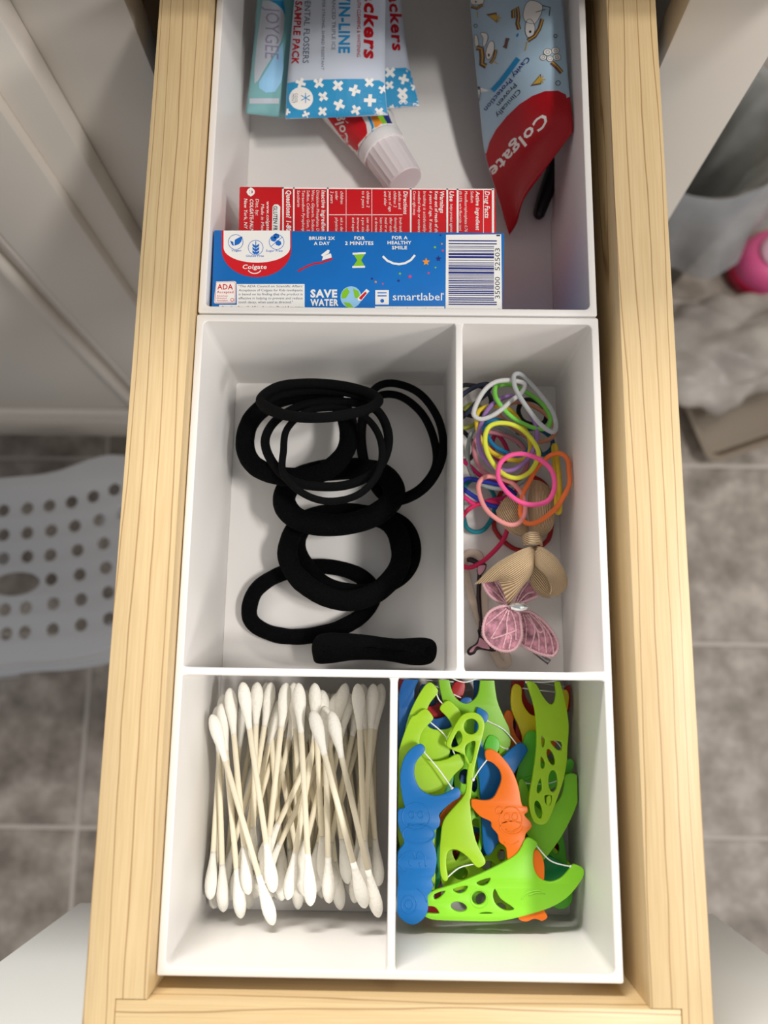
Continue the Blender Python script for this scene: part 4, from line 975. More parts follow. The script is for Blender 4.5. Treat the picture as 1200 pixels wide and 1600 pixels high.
P.poly(('printed_mark', 'skyblue'), ell(gx, gy, 16.5, 17, 0, 24), .02); P.poly(('printed_mark', 'green'), [(gx-14, gy-8), (gx-6, gy-15), (gx-2, gy-8), (gx-8, gy+2), (gx-15, gy+2)], .04); P.poly(('printed_mark', 'green'), [(gx+3, gy-14), (gx+12, gy-9), (gx+15, gy+3), (gx+6, gy+1)], .04); P.poly(('printed_mark', 'green'), [(gx-12, gy+8), (gx-2, gy+9), (gx+4, gy+16), (gx-6, gy+16)], .04)
P.poly(('printed_mark', 'white'), C9([(85, 860), (150, 792), (172, 808), (112, 880), (90, 876)]), .06); P.poly(('printed_mark', 'red'), C9([(95, 858), (142, 812), (154, 822), (112, 872)]), .08)
P.rect(('printed_panel', 'white'), *C9([(214, 800)])[0], *C9([(312, 905)])[0], .02); P.line(('printed_mark', 'blue'), C9([(230, 820), (296, 820)]), 1.8, .05); P.line(('printed_mark', 'blue'), C9([(230, 842), (296, 842)]), 1.8, .05); P.poly(('printed_mark', 'blue'), C9(ell(264, 878, 14, 14)), .05)
P.text(LW, 'smartlabel', *C9([(340, 874)])[0], 77, 11.5, 0, .005); P.ring(('printed_mark', 'white'), *C9([(703, 828)])[0], 1.2, 1.2, .5)
P.rect(('printed_panel', 'white'), *C9([(212, 918)])[0], *C9([(712, 960)])[0], .02); P.text(('printed_lettering', 'slate'), 'app enabled, scan for more information', *C9([(232, 948)])[0], 98, 4.6, 0, .0, 0, .06)
P.poly(('printed_panel', 'white'), C8([(88, 800), (232, 796), (246, 806), (240, 970), (80, 972), (72, 960)]), .02)
P.line(('printed_rule', 'red'), C8([(90, 806), (228, 802), (240, 812), (234, 964), (84, 966), (80, 950)]), .7, .05, True)
LR = ('printed_lettering', 'red')
P.text(LR, 'ADA', *C8([(98, 862)])[0], 24.5, 8.2, 0, .02, 0, .06); P.text(LR, 'Accepted', *C8([(94, 892)])[0], 26, 3.8, 0, .01, 0, .06)
for k, t in enumerate(('American', 'Dental', 'Association')): P.text(LR, t, *C8([(94, 918+18*k)])[0], 17-2*(k == 1), 2.3, 0, .01, 0, .06)
P.ring(LR, *C8([(215, 944)])[0], 2.4, 2.4, .8, .06)
P.poly(('printed_panel', 'white'), C8([(250, 820), (780, 820), (780, 1034), (112, 1032), (112, 982), (250, 982)]), .02)
LK = ('printed_lettering', 'slate')
for k, t in enumerate(('"The ADA Council on Scientific Affairs\'', 'Acceptance of Colgate for Kids toothpaste', 'is based on its finding that the product is', 'effective in helping to prevent and reduce', 'tooth decay, when used as directed."')):
    P.text(LK, t, *C8([(264, 846+31*k)])[0], (101, 100, 100, 100, 85)[k], 3.7, 0, .003, .12, .06)
P.text(('printed_lettering', 'black'), 'Council on Scientific Affairs-American Dental Association', *C8([(130, 1012)])[0], 128, 3.9, 0, .015, 0, .06)
# barcode
P.poly(('printed_panel', 'white'), C9([(724, 402), (1122, 398), (1128, 966), (720, 966)]), .02)
y = 440; KB = ('barcode', 'navy')
rb = random.Random(5)
while y < 912:
    h = rb.choice((5, 5, 9, 16)); g = rb.choice((5, 7, 12))
    P.poly(KB, C9([(742, y), (1090 if (y < 470 or y > 880) else 1070, y+2), (1090 if (y < 470 or y > 880) else 1070, y+2+h), (742, y+h)]), .05); y += h+g
KT = ('printed_lettering', 'black')
P.text(KT, '35000', *C9([(1112, 862)])[0], 34, 7.6, -90, 0, 0, .06); P.text(KT, '52503', *C9([(1112, 660)])[0], 35, 7.6, -90, 0, 0, .06); P.text(KT, '1', *C9([(1114, 412)])[0], 2.2, 6, -90, 0, 0, .06); P.text(KT, '0', *C9([(1120, 958)])[0], 5.0, 6.4, -90, 0, 0, .06)
P.done()

# ================================================================== SMALL TUBE (cap toward the viewer)
C10 = crop(490, 160, 7.059)
TUBE_WHITE = mat('tube_white', (232, 230, 228), .3, .5)
ca = px(*C10([(1010, 885)])[0], -48); cb = px(*C10([(730, 470)])[0], -50)
ax = (cb-ca).normalized(); Lc = (cb-ca).length
st_ = empty('small_toothpaste_tube', px(575, 220, FL), 'small white toothpaste tube with ridged cap, half under the sachets', 'toothpaste')
prof = [(0, 8.2), (.4, 8.8), (Lc*.78, 9.8), (Lc*.8, 9.9)]
v, f = lathe(prof, ca, ax, 40)
# ridges: alternate radius
s1 = ax.cross(Vector((0, 0, 1))).normalized()
for i in range(len(v)):
    k = i % 40; 
    if k % 2 and i >= 40: 
        base = ca+ax*((v[i]-ca).dot(ax)); v[i] = base+(v[i]-base)*.965
capo = mesh_obj('cap', v, f, mat('cap_white', (226, 218, 220), .4, .4), st_, sharp=25)
v, f = lathe([(Lc*.78, 8), (Lc*.8, 10.6), (Lc*.98, 11.2), (Lc*1.0, 11.0)], ca, ax, 40); mesh_obj('cap_collar', v, f, mat('cap_collar', (236, 234, 234), .35, .4), st_, sharp=40)
# body flattens toward the crimp
rows = []; n = 28
wv = s1; hv_ = ax.cross(wv).normalized()
if hv_.z < 0: hv_ = -hv_
stn = [(Lc*1.0, 8.5, 8.5, 0), (Lc*1.03, 11.2, 10.8, 0), (Lc*1.35, 12.2, 11.0, 0), (Lc*1.8, 14, 10, -.6), (Lc*2.6, 16.5, 8, -1.8), (Lc*3.6, 18.5, 4.5, -5), (Lc*4.4, 19, 1.0, -8)]
V = []; Fc = []
for d, a, b, dz in stn:
    c = ca+ax*d+Vector((0, 0, dz))
    for k in range(n):
        A = 2*math.pi*k/n; V.append(c+wv*(a*math.cos(A))+hv_*(b*math.sin(A)))
for i in range(len(stn)-1):
    for k in range(n):
        l = (k+1) % n; Fc.append([i*n+k, i*n+l, (i+1)*n+l, (i+1)*n+k])
Fc.append(list(range(n))); Fc.append([(len(stn)-1)*n+k for k in range(n)])
for q in V: q.z = max(q.z, FL+.2)
tb = mesh_obj('tube_body', V, Fc, TUBE_WHITE, st_, sharp=45)
P = Print(bvh_of(tb), st_, .12); P.cut = 7
P.poly(('printed_panel', 'red'), C10([(60, 40), (420, 40), (520, 140), (580, 240), (600, 390), (520, 470), (455, 580)]), 0, 6)
P.poly(('printed_panel', 'teal'), C10([(500, 60), (600, 170), (640, 270), (640, 365), (672, 335), (662, 250), (620, 150), (560, 60)]), 0, 6)
P.poly(('printed_panel', 'orange'), C10([(570, 60), (625, 150), (670, 250), (675, 330), (780, 300), (760, 230), (700, 150), (650, 60)]), .02, 6)
P.poly(('printed_panel', 'green'), C10([(650, 60), (705, 160), (765, 240), (780, 300), (850, 298), (780, 180), (720, 60)]), .02, 6)
P.poly(('printed_panel', 'navy'), C10([(720, 60), (780, 180), (850, 300), (905, 305), (850, 200), (800, 60)]), .02, 6)
P.text(('printed_lettering', 'white'), 'Colgate', *C10([(395, 432)])[0], 74, 13.5, -106, .018, 0, .08)
P.done()

# ================================================================== SACHETS
def pouch(name, label, rows, th, m, seams=True):
    """flat pillow packet from traced rows (left to right), thick in the middle and thin at its seams"""
    R0 = [catmull([px(u, v, -58+(z+58)*.74) for u, v, z in r], 5, False) for r in rows]
    cols = list(zip(*R0)); C = [catmull(list(c), 5, False) for c in cols]
    nu, nv = len(C), len(C[0]); V = []; UV = []
    for sd in (1, -1):
        for i in range(nu):
            for j in range(nv):
                a = i/(nu-1); b = j/(nv-1)
                h = th*(.06+max(0, math.sin(math.pi*a))**.6*max(0, math.sin(math.pi*min(1, b*1.0)))**.5)
                h += .25*math.sin(a*9+b*5)*math.sin(b*11)*th*.12
                V.append(C[i][j]+Vector((0, 0, sd*h/2)))
    Fc = []; o = nu*nv
    for i in range(nu-1):
        for j in range(nv-1):
            q = [i*nv+j, (i+1)*nv+j, (i+1)*nv+j+1, i*nv+j+1]; Fc.append(q); Fc.append([x+o for x in reversed(q)])
    for i in range(nu-1):
        for j in (0, nv-1): Fc.append([i*nv+j, (i+1)*nv+j, (i+1)*nv+j+o, i*nv+j+o])
    for j in range(nv-1):
        for i in (0, nu-1): Fc.append([i*nv+j, i*nv+j+1, i*nv+j+1+o, i*nv+j+o])
    base = C[nu//2][nv//2]
    t = empty(name, base-Vector((0, 0, th)), label, 'sachet')
    b = mesh_obj('pouch', V, Fc, m, t)
    return t, b
FOIL = mat('white_foil', (196, 204, 218), .35, .5)
C11 = crop(380, 0, 8.42); C12 = crop(510, 0, 7.5)
def cross(P, key, x, y, r, ang):
    a, c = r, r*.3; ca, sa = math.cos(math.radians(ang)), math.sin(math.radians(ang))
    o = [(-a, -c), (-c, -c), (-c, -a), (c, -a), (c, -c), (a, -c), (a, c), (c, c), (c, a), (-c, a), (-c, c), (-a, c)]
    P.hold = 'c%d' % P.n
    P.rect(key, x-a, y-c, x+a, y+c, .05, ang); P.rect(key, x-c, y-a, x+c, y+a, .05, ang); P.hold = None
# teal clear packet at the left, brush shape inside
TEALF = mat('teal_foil', (124, 178, 182), .25, .6)
t, b = pouch('sachet', 'teal clear sachet standing against the left tray wall', [[(404, -60, -26), (432, -60, -25), (475, -60, -26)], [(400, 20, -27), (425, 20, -25), (465, 20, -27)], [(393, 100, -30), (420, 100, -28), (458, 100, -30)], [(387, 150, -33), (418, 155, -32), (452, 155, -33)], [(384, 177, -35), (416, 181, -34.5), (450, 184, -35)]], 5, TEALF)
P = Print(bvh_of(b), t, .12); P.cut = 7
P.poly(('printed_panel', 'silver'), C11([(255, 10), (420, 10), (520, 120), (545, 240), (530, 420), (490, 560), (380, 760), (270, 930), (200, 1060), (150, 1100), (150, 900), (190, 500)]), 0, 5)
P.poly(('printed_panel', 'skyblue'), C11([(470, 640), (520, 560), (530, 900), (500, 1080), (420, 1210), (300, 1220), (210, 1160), (210, 1080), (290, 950)]), .02, 5)
P.poly(('printed_panel', 'teal'), C11([(340, 10), (530, 10), (560, 200), (500, 110), (430, 50)]), .03, 5)
P.text(('printed_lettering', 'mauve'), 'JOYGEE', *C11([(300, 90)])[0], 82, 21, 91, 0, .1, .05)
P.rect(('printed_panel', 'silver'), *C11([(85, 1295)])[0], *C11([(470, 1365)])[0], .03)
P.done()
t, b = pouch('sachet', 'white and blue flosser sachet, right one, tucked behind the other', [[(520, -60, -34), (575, -60, -32), (622, -60, -34)], [(530, 20, -34), (580, 20, -32), (628, 20, -34)], [(545, 90, -36), (590, 95, -34), (638, 95, -36)], [(555, 130, -38), (600, 130, -37), (647, 130, -38)], [(560, 172, -40), (605, 170, -40), (655, 166, -40)]], 5, FOIL)
P = Print(bvh_of(b), t, .12); P.cut = 7
P.poly(('printed_panel', 'packblue'), C12([(560, 840), (780, 800), (930, 795), (985, 840), (1050, 1000), (1090, 1150), (1080, 1260), (900, 1275), (600, 1300)]), 0, 6)
for x, y, r, a in ((745, 850, 9, 45), (905, 930, 8, 15), (740, 1000, 7, 40), (890, 1090, 9, 45), (900, 1170, 8, 45), (1030, 1020, 6, 30), (770, 1255, 4, 20), (1060, 1230, 6, 10)): cross(P, ('printed_cross', 'white'), *C12([(x, y)])[0], r, a)
P.text(('printed_lettering', 'darkred'), 'Plackers', *C12([(718, -260)])[0], 115, 17, 86, .03, .1, .05)
P.done()
t, b = pouch('sachet', 'white and blue flosser sample sachet, front one with red lettering', [[(466, -60, -19), (540, -60, -16), (605, -60, -19)], [(458, 20, -19), (530, 20, -16), (602, 20, -19)], [(452, 90, -21), (528, 90, -18), (602, 90, -21)], [(448, 140, -24), (526, 140, -22), (602, 140, -24)], [(446, 186, -27), (526, 183, -27), (606, 180, -27)]], 5.5, FOIL)
P = Print(bvh_of(b), t, .12); P.cut = 7
P.poly(('printed_panel', 'packblue'), [(449, 130), (475, 126), (500, 124.5), (540, 123.5), (568, 123.5), (574, 127), (582, 126), (592, 125.5), (600, 130), (602, 150), (605, 178), (526, 183), (447, 185)], 0, 6)
for x, y, r, a in ((470, 130, 8, 20), (498, 130, 8.5, 35), (528, 134, 9, 50), (554, 141.5, 9, 15), (577, 129, 8, 45), (505, 151, 8, 35), (530, 164, 9, 25), (578, 157, 9.5, 3), (504, 174, 7.5, 50), (556, 172, 8, 60), (592, 175, 7.5, 45), (598, 140, 7, 30), (478, 179, 6, 70), (449, 175, 5, 10)): cross(P, ('printed_cross', 'white'), x, y, r, a)
P.poly(('printed_panel', 'white'), C11(ell(763, 1297, 158, 150, 0, 24)), .05)
for k in range(6):
    a = math.radians(60*k+30); cx, cy = C11([(822, 1290)])[0]
    P.line(('printed_mark', 'teal'), [(cx, cy), (cx+8*math.cos(a), cy+8*math.sin(a))], 1.3, .08)
P.text(('printed_lettering', 'slate'), 'COOL', *C11([(685, 1230)])[0], 15, 4.2, 92, 0, 0, .08); P.text(('printed_lettering', 'slate'), 'MINT', *C11([(642, 1235)])[0], 15, 4.2, 92, 0, 0, .08)
P.text(('printed_lettering', 'darkred'), 'SAMPLE PACK', *C11([(690, 15)])[0], 99, 10.5, 93.5, .025, 0, .05)
P.text(('printed_lettering', 'slate'), 'DENTAL FLOSSERS', *C11([(815, -60)])[0], 106, 9.2, 92, 0, 0, .05)
P.text(('printed_lettering', 'grey'), 'SUPER STRONG, SHRED RESISTANT', *C11([(1045, -70)])[0], 118, 4.3, 91, 0, 0, .05)
P.text(('printed_lettering', 'grey'), 'ADVANCED TRIPLE ICE', *C12([(70, -160)])[0], 100, 5.6, 90.5, 0, 0, .05)
P.text(('printed_lettering', 'teal'), 'TWIN-LINE', *C12([(155, -260)])[0], 118, 16.5, 90.5, .03, 0, .05)
P.text(('printed_lettering', 'darkred'), 'WHOLE MOUTH CLEANING & WHITENING', *C12([(365, -260)])[0], 124, 5.5, 90.5, 0, 0, .05)
P.text(('printed_lettering', 'darkred'), 'Plackers', *C12([(452, -330)])[0], 136, 20, 90.5, .035, .12, .05)
P.done()

# ================================================================== LARGE TUBE
TUBE_BLUE = mat('tube_pale_blue', (176, 204, 224), .32, .5)
RED_ZONE = [(757, 238), (764, 220), (775, 203), (792, 182), (812, 163), (832, 150), (852, 142.5), (872, 142), (886, 149), (892, 165), (895, 188), (895, 204), (882, 232), (868, 253), (852, 277), (836, 299), (826, 318), (815, 345), (808, 362), (799, 375), (790, 350), (778, 306), (766, 270)]
rows = [[(728, -70, -22), (755, -70, -14), (800, -70, -8), (845, -70, -9), (872, -70, -14)],
        [(734, 0, -26), (762, 0, -17), (805, 0, -10), (850, 0, -10), (879, 0, -15)],
        [(742, 90, -31), (770, 88, -20), (812, 86, -12), (858, 84, -11), (885, 82, -15)],
        [(750, 170, -36), (778, 165, -25), (818, 155, -15), (862, 145, -12), (889, 135, -15)],
        [(758, 240, -42), (784, 228, -31), (822, 206, -19), (864, 182, -13), (893, 170, -14)],
        [(777, 305, -48), (795, 288, -40), (822, 252, -28), (860, 214, -18), (895, 190, -14)],
        [(796, 367, -54), (808, 347, -48), (819, 311, -37), (852, 264, -25), (895, 206, -15)]]
R0 = [catmull([px(u, v, -58+(z+58)*k) for (u, v, z), k in zip(r, (.66, .7, .8, .92, 1.0))], 5, False) for r in rows]
cols = list(zip(*R0)); C = [catmull(list(c), 5, False) for c in cols]; nu, nv = len(C), len(C[0])
V = []; Fc = []; o = nu*nv
for sd in (0, 1):
    for i in range(nu):
        for j in range(nv):
            a = i/(nu-1); b = j/(nv-1)
            th = .5+11*max(0, math.sin(math.pi*a))**.8*(1-b)**.75
            V.append(C[i][j]-Vector((0, 0, th if sd else 0)))
for q in V: q.x = min(q.x, 146.6); q.z = max(q.z, FL+.2)
for i in range(nu-1):
    for j in range(nv-1):
        q = [i*nv+j, (i+1)*nv+j, (i+1)*nv+j+1, i*nv+j+1]; Fc.append(q); Fc.append([x+o for x in reversed(q)])
for i in range(nu-1):
    for j in (0, nv-1): Fc.append([i*nv+j, (i+1)*nv+j, (i+1)*nv+j+o, i*nv+j+o])
for j in range(nv-1):
    for i in (0, nu-1): Fc.append([i*nv+j, i*nv+j+1, i*nv+j+1+o, i*nv+j+o])
lt = empty('toothpaste_tube', px(820, 150, FL), 'large pale blue toothpaste tube with red end leaning on the right wall', 'toothpaste')
def proj(p):
    d = Vector(p)-CAM; k = d.dot(fwd)
    return 600+F*d.dot(rgt)/k, 800-F*d.dot(upv)/k
def inside(x, y, pl):
    r = False
    for i in range(len(pl)):
        (a, b), (c, d) = pl[i-1], pl[i]
        if (b > y) != (d > y) and x < (c-a)*(y-b)/(d-b)+a: r = not r
    return r
fm = []
for q in Fc:
    c = sum((V[i] for i in q), Vector())/len(q); x, y = proj(c)
    fm.append(1 if (y > 150 and (inside(x-2, y-7, RED_ZONE) or inside(x-6, y-6, RED_ZONE))) else 0)
tb = mesh_obj('tube_body', V, Fc, None, lt, mats=[TUBE_BLUE, INK['darkred']], fmats=fm)
P = Print(bvh_of(tb), lt, .12); P.cut = 7
P.poly(('printed_panel', 'darkred'), [(760, 240), (765, 222), (775, 203), (792, 182), (812, 163), (832, 150), (852, 142.5), (872, 142), (884, 148), (888, 165), (889, 188), (888, 204), (872, 232), (856, 250), (838, 272), (822, 292), (812, 312), (805, 335), (798, 352), (790, 336), (780, 306), (768, 270)], 0, 5)
P.text(('printed_lettering', 'white'), 'Colgate', 848, 176, 126, 17, 133.5, .02, .1, .05)
C13 = crop(720, 0, 6.667)
P.line(('printed_panel', 'teal'), C13([(330, 945), (420, 850), (520, 720), (600, 610)]), 8, .03)
P.text(('printed_lettering', 'navy'), 'Cavity Protection', *C13([(690, 590)])[0], 106, 7.5, 129.5, .01, 0, .04)
P.text(('printed_lettering', 'black'), 'Proven', *C13([(555, 865)])[0], 43, 7, 129.5, .005, 0, .04)
P.text(('printed_lettering', 'black'), 'Clinically', *C13([(600, 925)])[0], 55, 7, 131, .005, 0, .04)
WHT = ('printed_pony', 'white'); YEL = ('printed_pony', 'yellow'); BRN = ('printed_pony', 'brown'); BLK = ('printed_pony', 'black')
def stripes(pts, w):
    P.line(BRN, C13(pts), w*.8, .04); P.line(YEL, C13([(a+5, b-3) for a, b in pts]), w*.22, .07)
def blob(pts, outline=True):
    q = [(a.x, a.y) for a in catmull([Vector((x, y, 0)) for x, y in pts], 3)]
    P.poly(WHT, C13(q), .03); P.line(BLK, C13(q), .7, .06, True)
# rearing pony, upper right
blob([(690, 30), (760, 10), (850, 60), (835, 150), (790, 230), (760, 250), (680, 230), (650, 150)])
blob([(690, 215), (740, 210), (775, 290), (755, 370), (700, 390), (672, 320)])
P.poly(BLK, C13(ell(725, 333, 12, 15)), .08)
stripes([(550, 190), (545, 120), (590, 80), (600, 180), (590, 250), (610, 310)], 8); stripes([(850, 200), (820, 300), (770, 380), (700, 425)], 8)
P.line(YEL, C13([(690, 440), (672, 530)]), 1.6, .05)
P.line(BLK, C13([(850, 60), (930, 80), (920, 170)]), 1.2, .05); P.line(BLK, C13([(780, 130), (880, 100)]), 1, .05)
# pony, left
blob([(145, 370), (175, 380), (190, 480), (150, 480)]); blob([(205, 345), (270, 350), (285, 400), (255, 480), (230, 470), (235, 400)])
blob([(300, 440), (345, 440), (350, 520), (320, 600), (280, 620), (262, 550)])
P.poly(BLK, C13(ell(295, 575, 10, 16)), .08)
stripes([(165, 500), (215, 510), (225, 600), (220, 670), (265, 690)], 11); stripes([(370, 520), (350, 600), (310, 660)], 6); P.line(YEL, C13([(340, 640), (385, 665)]), 1.5, .05)
# partial heads and cloud
blob([(110, -20), (230, -20), (235, 40), (170, 50), (110, 40)]); P.poly(BLK, C13(ell(160, 20, 9, 10)), .08); stripes([(110, 70), (170, 90), (230, 50)], 6); P.line(YEL, C13([(175, 120), (175, 185)]), 1.6, .05)
for x, y, r in ((905, 545, 42), (985, 530, 40), (860, 600, 34), (930, 615, 34), (1000, 600, 40)): P.poly(WHT, C13(ell(x, y, r, r*.85)), .03); P.ring(BLK, *C13([(x, y)])[0], r/6.667, r*.85/6.667, .6, .06); P.ring(BLK, *C13([(x, y)])[0], r/15, r*.85/15, .5, .06)
stripes([(945, 650), (1000, 700), (1050, 760)], 9)
for x, y in ((330, 190), (790, 830)):
    P.poly(BRN, C13([(x-65, y-40 if x < 500 else y+70), (x+45, y-60), (x+50, y+50)]), .03); P.poly(YEL, C13([(x-40, y-25 if x < 500 else y+50), (x+40, y-40), (x+44, y+35)]), .05)
    for k in range(6):
        a = k*math.pi/3; P.line(YEL, C13([(x+50, y), (x+50+45*math.cos(a), y+45*math.sin(a))]), 1.5, .06)
P.poly(BRN, C13([(455, 470), (470, 395), (510, 400), (495, 440), (480, 510), (435, 490)]), .03)
for x, y, r in ((157, 270, 2.6), (985, 378, 2.6), (1012, 868, 3.6)): P.ring(BLK, *C13([(x, y)])[0], r, r, .9, .04)
P.poly(('printed_pony', 'teal'), C13(ell(593, 368, 10, 22, 20)), .03)
blob([(165, 920), (200, 910), (205, 980), (185, 1060), (160, 1040)])
P.done()

# ================================================================== BLACK HANDLE UNDER THE TUBE
path = catmull([px(884, 215, -52), px(868, 262, -54), px(850, 310, -55.5), px(840, 342, -57)], 8, False)
n = len(path); rr = [4.6-2.2*(i/(n-1))**1.3 for i in range(n)]; rr[-1] = 1.0; rr[-2] = 1.9
v, f = tube(path, rr, False, 12, .8)
tag(mesh_obj('toothbrush', v, f, mat('black_plastic', (18, 18, 20), .4, .4)), 'black tapered handle sticking out under the large toothpaste tube', 'toothbrush')

# ================================================================== STEP STOOL
STOOL = mat('grey_white_plastic', (200, 201, 204), .5, .4, bump=.1, bscale=300)
ZS = -480.0
sc_ = px(23, 912, ZS)
CS = crop(0, 640, 3.477)
sey = (px(23, 740, ZS)-px(23, 1060, ZS)).normalized(); sex = Vector((sey.y, -sey.x, 0))
def SW(x, y, z): q = sc_+sex*x+sey*y; return Vector((q.x, q.y, z))
def SL(pts):
    o = []
    for a, b in CS(pts):
        q = px(a, b, ZS)-sc_; o.append((q.dot(sex), q.dot(sey)))
    return o
stool = empty('step_stool', (sc_.x, sc_.y, ZF), 'pale grey plastic step stool with round holes in its top', 'stool')
right = [(80, 362), (200, 352), (330, 325), (450, 280), (560, 248), (640, 245), (720, 268), (790, 340), (830, 480), (850, 700), (850, 900), (820, 1060), (740, 1200), (600, 1290), (450, 1335), (260, 1362), (80, 1370)]
ro = SL(right); tot = ro+[(-x, y) for x, y in reversed(ro[1:-1])]
tot = [(q.x, q.y) for q in catmull([Vector((a, b, 0)) for a, b in tot], 3)]
hs = []
for row in ([(145, 535), (265, 520), (385, 500), (503, 470), (618, 432), (720, 420)], [(145, 668), (275, 655), (403, 630), (537, 597), (665, 560), (765, 540)], [(145, 797), (270, 788), (418, 762), (560, 725), (690, 690)], [(275, 920), (430, 895), (572, 857), (710, 825)], [(137, 1075), (287, 1052), (437, 1030), (585, 992), (730, 960)], [(130, 1208), (283, 1193), (437, 1168), (590, 1135), (720, 1090)]):
    for x, y in SL(row):
        for s_ in (1, -1): hs.append([(s_*x+6.0*math.cos(a*math.pi/6), y+6.0*math.sin(a*math.pi/6)) for a in range(12)])
hs.append([(23*math.cos(a*math.pi/12), 11*math.sin(a*math.pi/12)) for a in range(24)])
v, f = plate2d(tot, hs, 5, 1.2)
mesh_obj('top', [SW(q.x, q.y, q.z+ZS-2.5) for q in v], f, STOOL, stool, sharp=45)
# skirt and rim below the top
def ringband(o, z0, z1, grow0, grow1, th, name):
    n = len(o); V = []; Fc = []
    for (g, z) in ((grow0, z0), (grow1, z1), (grow1-th, z1), (grow0-th, z0)):
        for i in range(n):
            a = Vector(o[i-1]); b = Vector(o[(i+1) % n]); t = (b-a).normalized(); nn = Vector((t.y, -t.x))
            if nn.dot(Vector(o[i])) < 0: nn = -nn
            V.append(SW(o[i][0]+nn.x*g, o[i][1]+nn.y*g, z))
    for l in range(4):
        for i in range(n):
            j = (i+1) % n; Fc.append([l*n+i, l*n+j, ((l+1) % 4)*n+j, ((l+1) % 4)*n+i])
    return mesh_obj(name, V, Fc, STOOL, stool, sharp=40)
ringband(tot, ZS-2, ZS-38, 0, 5, 3, 'skirt')
ringband(tot, ZS-36, ZS-41, 9, 9, 10, 'rim')
for sx in (-1, 1):
    for y0 in (-55, 60):
        bm = bmesh.new(); top_ = [(sx*95-16, y0-14), (sx*95+16, y0-14), (sx*95+16, y0+14), (sx*95-16, y0+14)]
        bt = [(sx*118-20, y0*1.12-17), (sx*118+20, y0*1.12-17), (sx*118+20, y0*1.12+17), (sx*118-20, y0*1.12+17)]
        a = [bm.verts.new(SW(x, y, ZS-5)) for x, y in top_]; b = [bm.verts.new(SW(x, y, ZF+.6)) for x, y in bt]
        bm.faces.new(a); bm.faces.new(b[::-1])
        for i in range(4): bm.faces.new([a[i], b[i], b[(i+1) % 4], a[(i+1) % 4]])
        bmesh.ops.bevel(bm, geom=bm.edges[:], offset=4, segments=2, affect='EDGES', profile=.5)
        v, f = get(bm); mesh_obj('leg', v, f, STOOL, stool, sharp=40)

# ================================================================== BIN WITH BAG, RIGHT OF THE CABINET
def bag_mat(name, rgb, alpha, rough=.25):
    m = mat(name, rgb, rough, .5, bump=.5, bscale=45); return m
BAG = mat('bag_film', (150, 152, 155), .25, .6, bump=.8, bscale=26, alpha=.75, var=.12, vscale=14)
BAG_IN = mat('bag_film_inside', (168, 170, 168), .35, .5, bump=.6, bscale=22, alpha=.7, var=.2, vscale=12)
bn = px(1105, 195, -440); bc = Vector((bn.x, bn.y, 0))
binn = empty('waste_bin', (bc.x, bc.y, ZF), 'waste bin lined with a clear plastic bag beside the cabinet', 'bin')
BINW = mat('bin_plastic', (120, 116, 110), .5, .4)
RB = 88.0; ZR = -440.0
def rings(prof, name, m, par, wob=0, seg=56, seed=0, close=False):
    rr = random.Random(seed); ph = [rr.uniform(0, 6.28) for _ in range(6)]
    V = []; Fc = []
    for (r, z, wsc) in prof:
        for k in range(seg):
            A = 2*math.pi*k/seg
            d = wob*wsc*(math.sin(5*A+ph[0])+.7*math.sin(9*A+ph[1]+z*.03)+.5*math.sin(14*A+ph[2]))
            zz = z+wob*.8*wsc*(math.sin(3*A+ph[3])+.8*math.sin(7*A+ph[4]))
            V.append(Vector((bc.x+(r+d)*math.cos(A), bc.y+(r+d)*math.sin(A)*.92, zz)))
    for i in range(len(prof)-1):
        for k in range(seg):
            l = (k+1) % seg; Fc.append([i*seg+k, i*seg+l, (i+1)*seg+l, (i+1)*seg+k])
    if close: Fc.append([(len(prof)-1)*seg+k for k in range(seg)])
    return mesh_obj(name, V, Fc, m, par)
rings([(RB-24, ZF+3, 0), (RB-22, ZF+1, 0), (RB-1, ZR, 0), (RB+2, ZR+1, 0), (RB-4, ZR-2, 0), (RB-25, ZF+6, 0)], 'bin_wall', BINW, binn, 0, 48, 0, True)
bag = empty('bin_bag', (bc.x, bc.y, ZF+8), 'clear plastic bin bag folded over the waste bin rim', 'bag')
rings([(RB-50, ZF+30, 1), (RB-34, ZF+60, 1.3), (RB-26, ZF+140, 1.4), (RB-18, ZR-60, 1.2), (RB-6, ZR-6, .4), (RB+2, ZR+5, .15)], 'bag_lining', BAG_IN, bag, 5, 72, 3)
rings([(RB+2, ZR+5, .15), (RB+8, ZR-2, .25), (RB+14, ZR-30, .8), (RB+21, ZR-70, 1.4), (RB+26, ZR-100, 2.0)], 'bag_cuff', BAG, bag, 5, 72, 3)

# shallow metal pan with a crumpled bag on the floor in front of it
STEEL = mat('brushed_steel', (160, 148, 134), .34, .5, metal=.9, bump=.08, bscale=200)
pc = px(1107, 722, ZF+18)
d1 = (px(1200, 690, ZF+18)-pc).normalized(); d2 = Vector((-d1.y, d1.x, 0))
def pan_pt(a, b, z): return Vector((pc.x+d1.x*a+d2.x*b, pc.y+d1.y*a+d2.y*b, z))
def rr2(a0, a1, b0, b1, r, z, n=5):
    return [pan_pt(x, y, z) for x, y in rrect(a0, a1, b0, b1, r, n)]
PA, PB = 250, 150
prof = [(8, ZF+1.5, 12), (0, ZF+26, 14), (-5, ZF+28, 15), (-5, ZF+29.5, 15), (1.5, ZF+29, 14), (10, ZF+4, 12)]
V = []; Fc = []
for ins, z, r in prof: V += rr2(ins, PA-ins, ins, PB-ins, r, z)
n = len(V)//len(prof)
for i in range(len(prof)-1):
    for k in range(n):
        l = (k+1) % n; Fc.append([i*n+k, i*n+l, (i+1)*n+l, (i+1)*n+k])
Fc.append([k for k in range(n)]); Fc.append([(len(prof)-1)*n+k for k in range(n)])
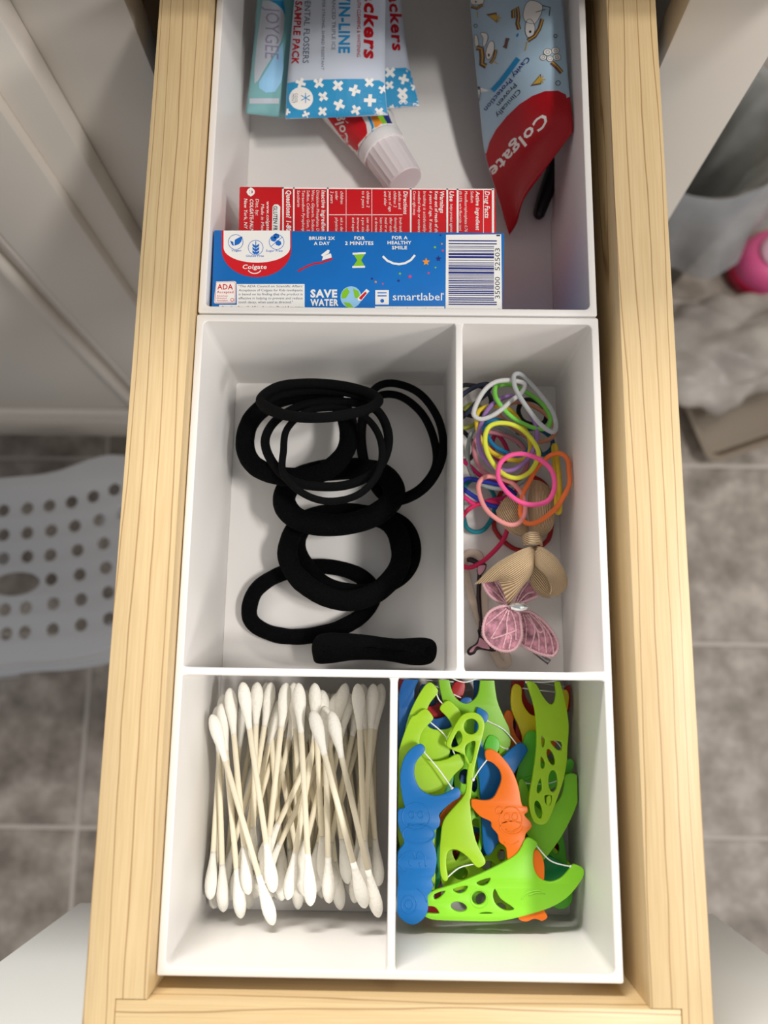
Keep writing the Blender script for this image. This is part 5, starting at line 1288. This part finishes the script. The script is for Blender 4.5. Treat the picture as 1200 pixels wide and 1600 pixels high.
pan = mesh_obj('metal_tray', V, Fc, STEEL, None, sharp=40); tag(pan, 'low metal tray with rounded corner on the floor', 'tray')
pcn = pan_pt(-5, -5, ZF+30)
rr = random.Random(9)
bm = bmesh.new(); bmesh.ops.create_icosphere(bm, subdivisions=5, radius=1)
from mathutils import noise
cc = pan_pt(70, 118, ZF+44)
for q in bm.verts:
    d = noise.noise(q.co*1.7)*.34+abs(noise.noise(Vector((q.co.x*2.6+q.co.y*1.5+3, q.co.y*1.2-q.co.x*.6, q.co.z+2))))*.34
    q.co = q.co*(1+d); q.co = cc+d1*(q.co.x*98)+d2*(q.co.y*58)+Vector((0, 0, q.co.z*44))
    q.co.z = max(q.co.z, ZF+30)
v, f = get(bm)
tag(mesh_obj('plastic_bag', v, f, mat('crumpled_bag', (188, 181, 174), .38, .5, bump=.5, bscale=16, alpha=.6, var=.14, vscale=20)), 'crumpled clear plastic bag lying on the metal tray', 'bag')
# pink thing behind it at the picture edge
PKM = mat('pink_plastic', (226, 96, 150), .35, .5); PKR = mat('crimson_plastic', (196, 28, 70), .4, .4)
kc = px(1218, 405, ZF+40)
pk = empty('pink_tub', (kc.x, kc.y, ZF), 'round pink and crimson plastic tub at the right picture edge', 'tub')
def tubp(prof, name, m):
    V = []; Fc = []; sg = 32
    for r, z in prof:
        for k in range(sg):
            A = 2*math.pi*k/sg; V.append(Vector((kc.x+r*math.cos(A), kc.y+r*math.sin(A)*.8, ZF+z)))
    for i in range(len(prof)-1):
        for k in range(sg):
            l = (k+1) % sg; Fc.append([i*sg+k, i*sg+l, (i+1)*sg+l, (i+1)*sg+k])
    Fc.append(list(range(sg))); Fc.append([(len(prof)-1)*sg+k for k in range(sg)])
    return mesh_obj(name, V, Fc, m, pk, sharp=50)
tubp([(48, .6), (54, 6), (56, 22), (54, 26)], 'base', PKR)
tubp([(53, 25), (53, 30), (49, 46), (40, 54), (22, 58)], 'lid', PKM)
tubp([(30, 57), (32, 60), (28, 66), (16, 68)], 'lid_knob', mat('pale_pink', (240, 190, 210), .4, .4))

# ------------------------------------------------------------------ tidy helper properties
for o in bpy.data.objects:
    if '_o' in o: del o['_o']
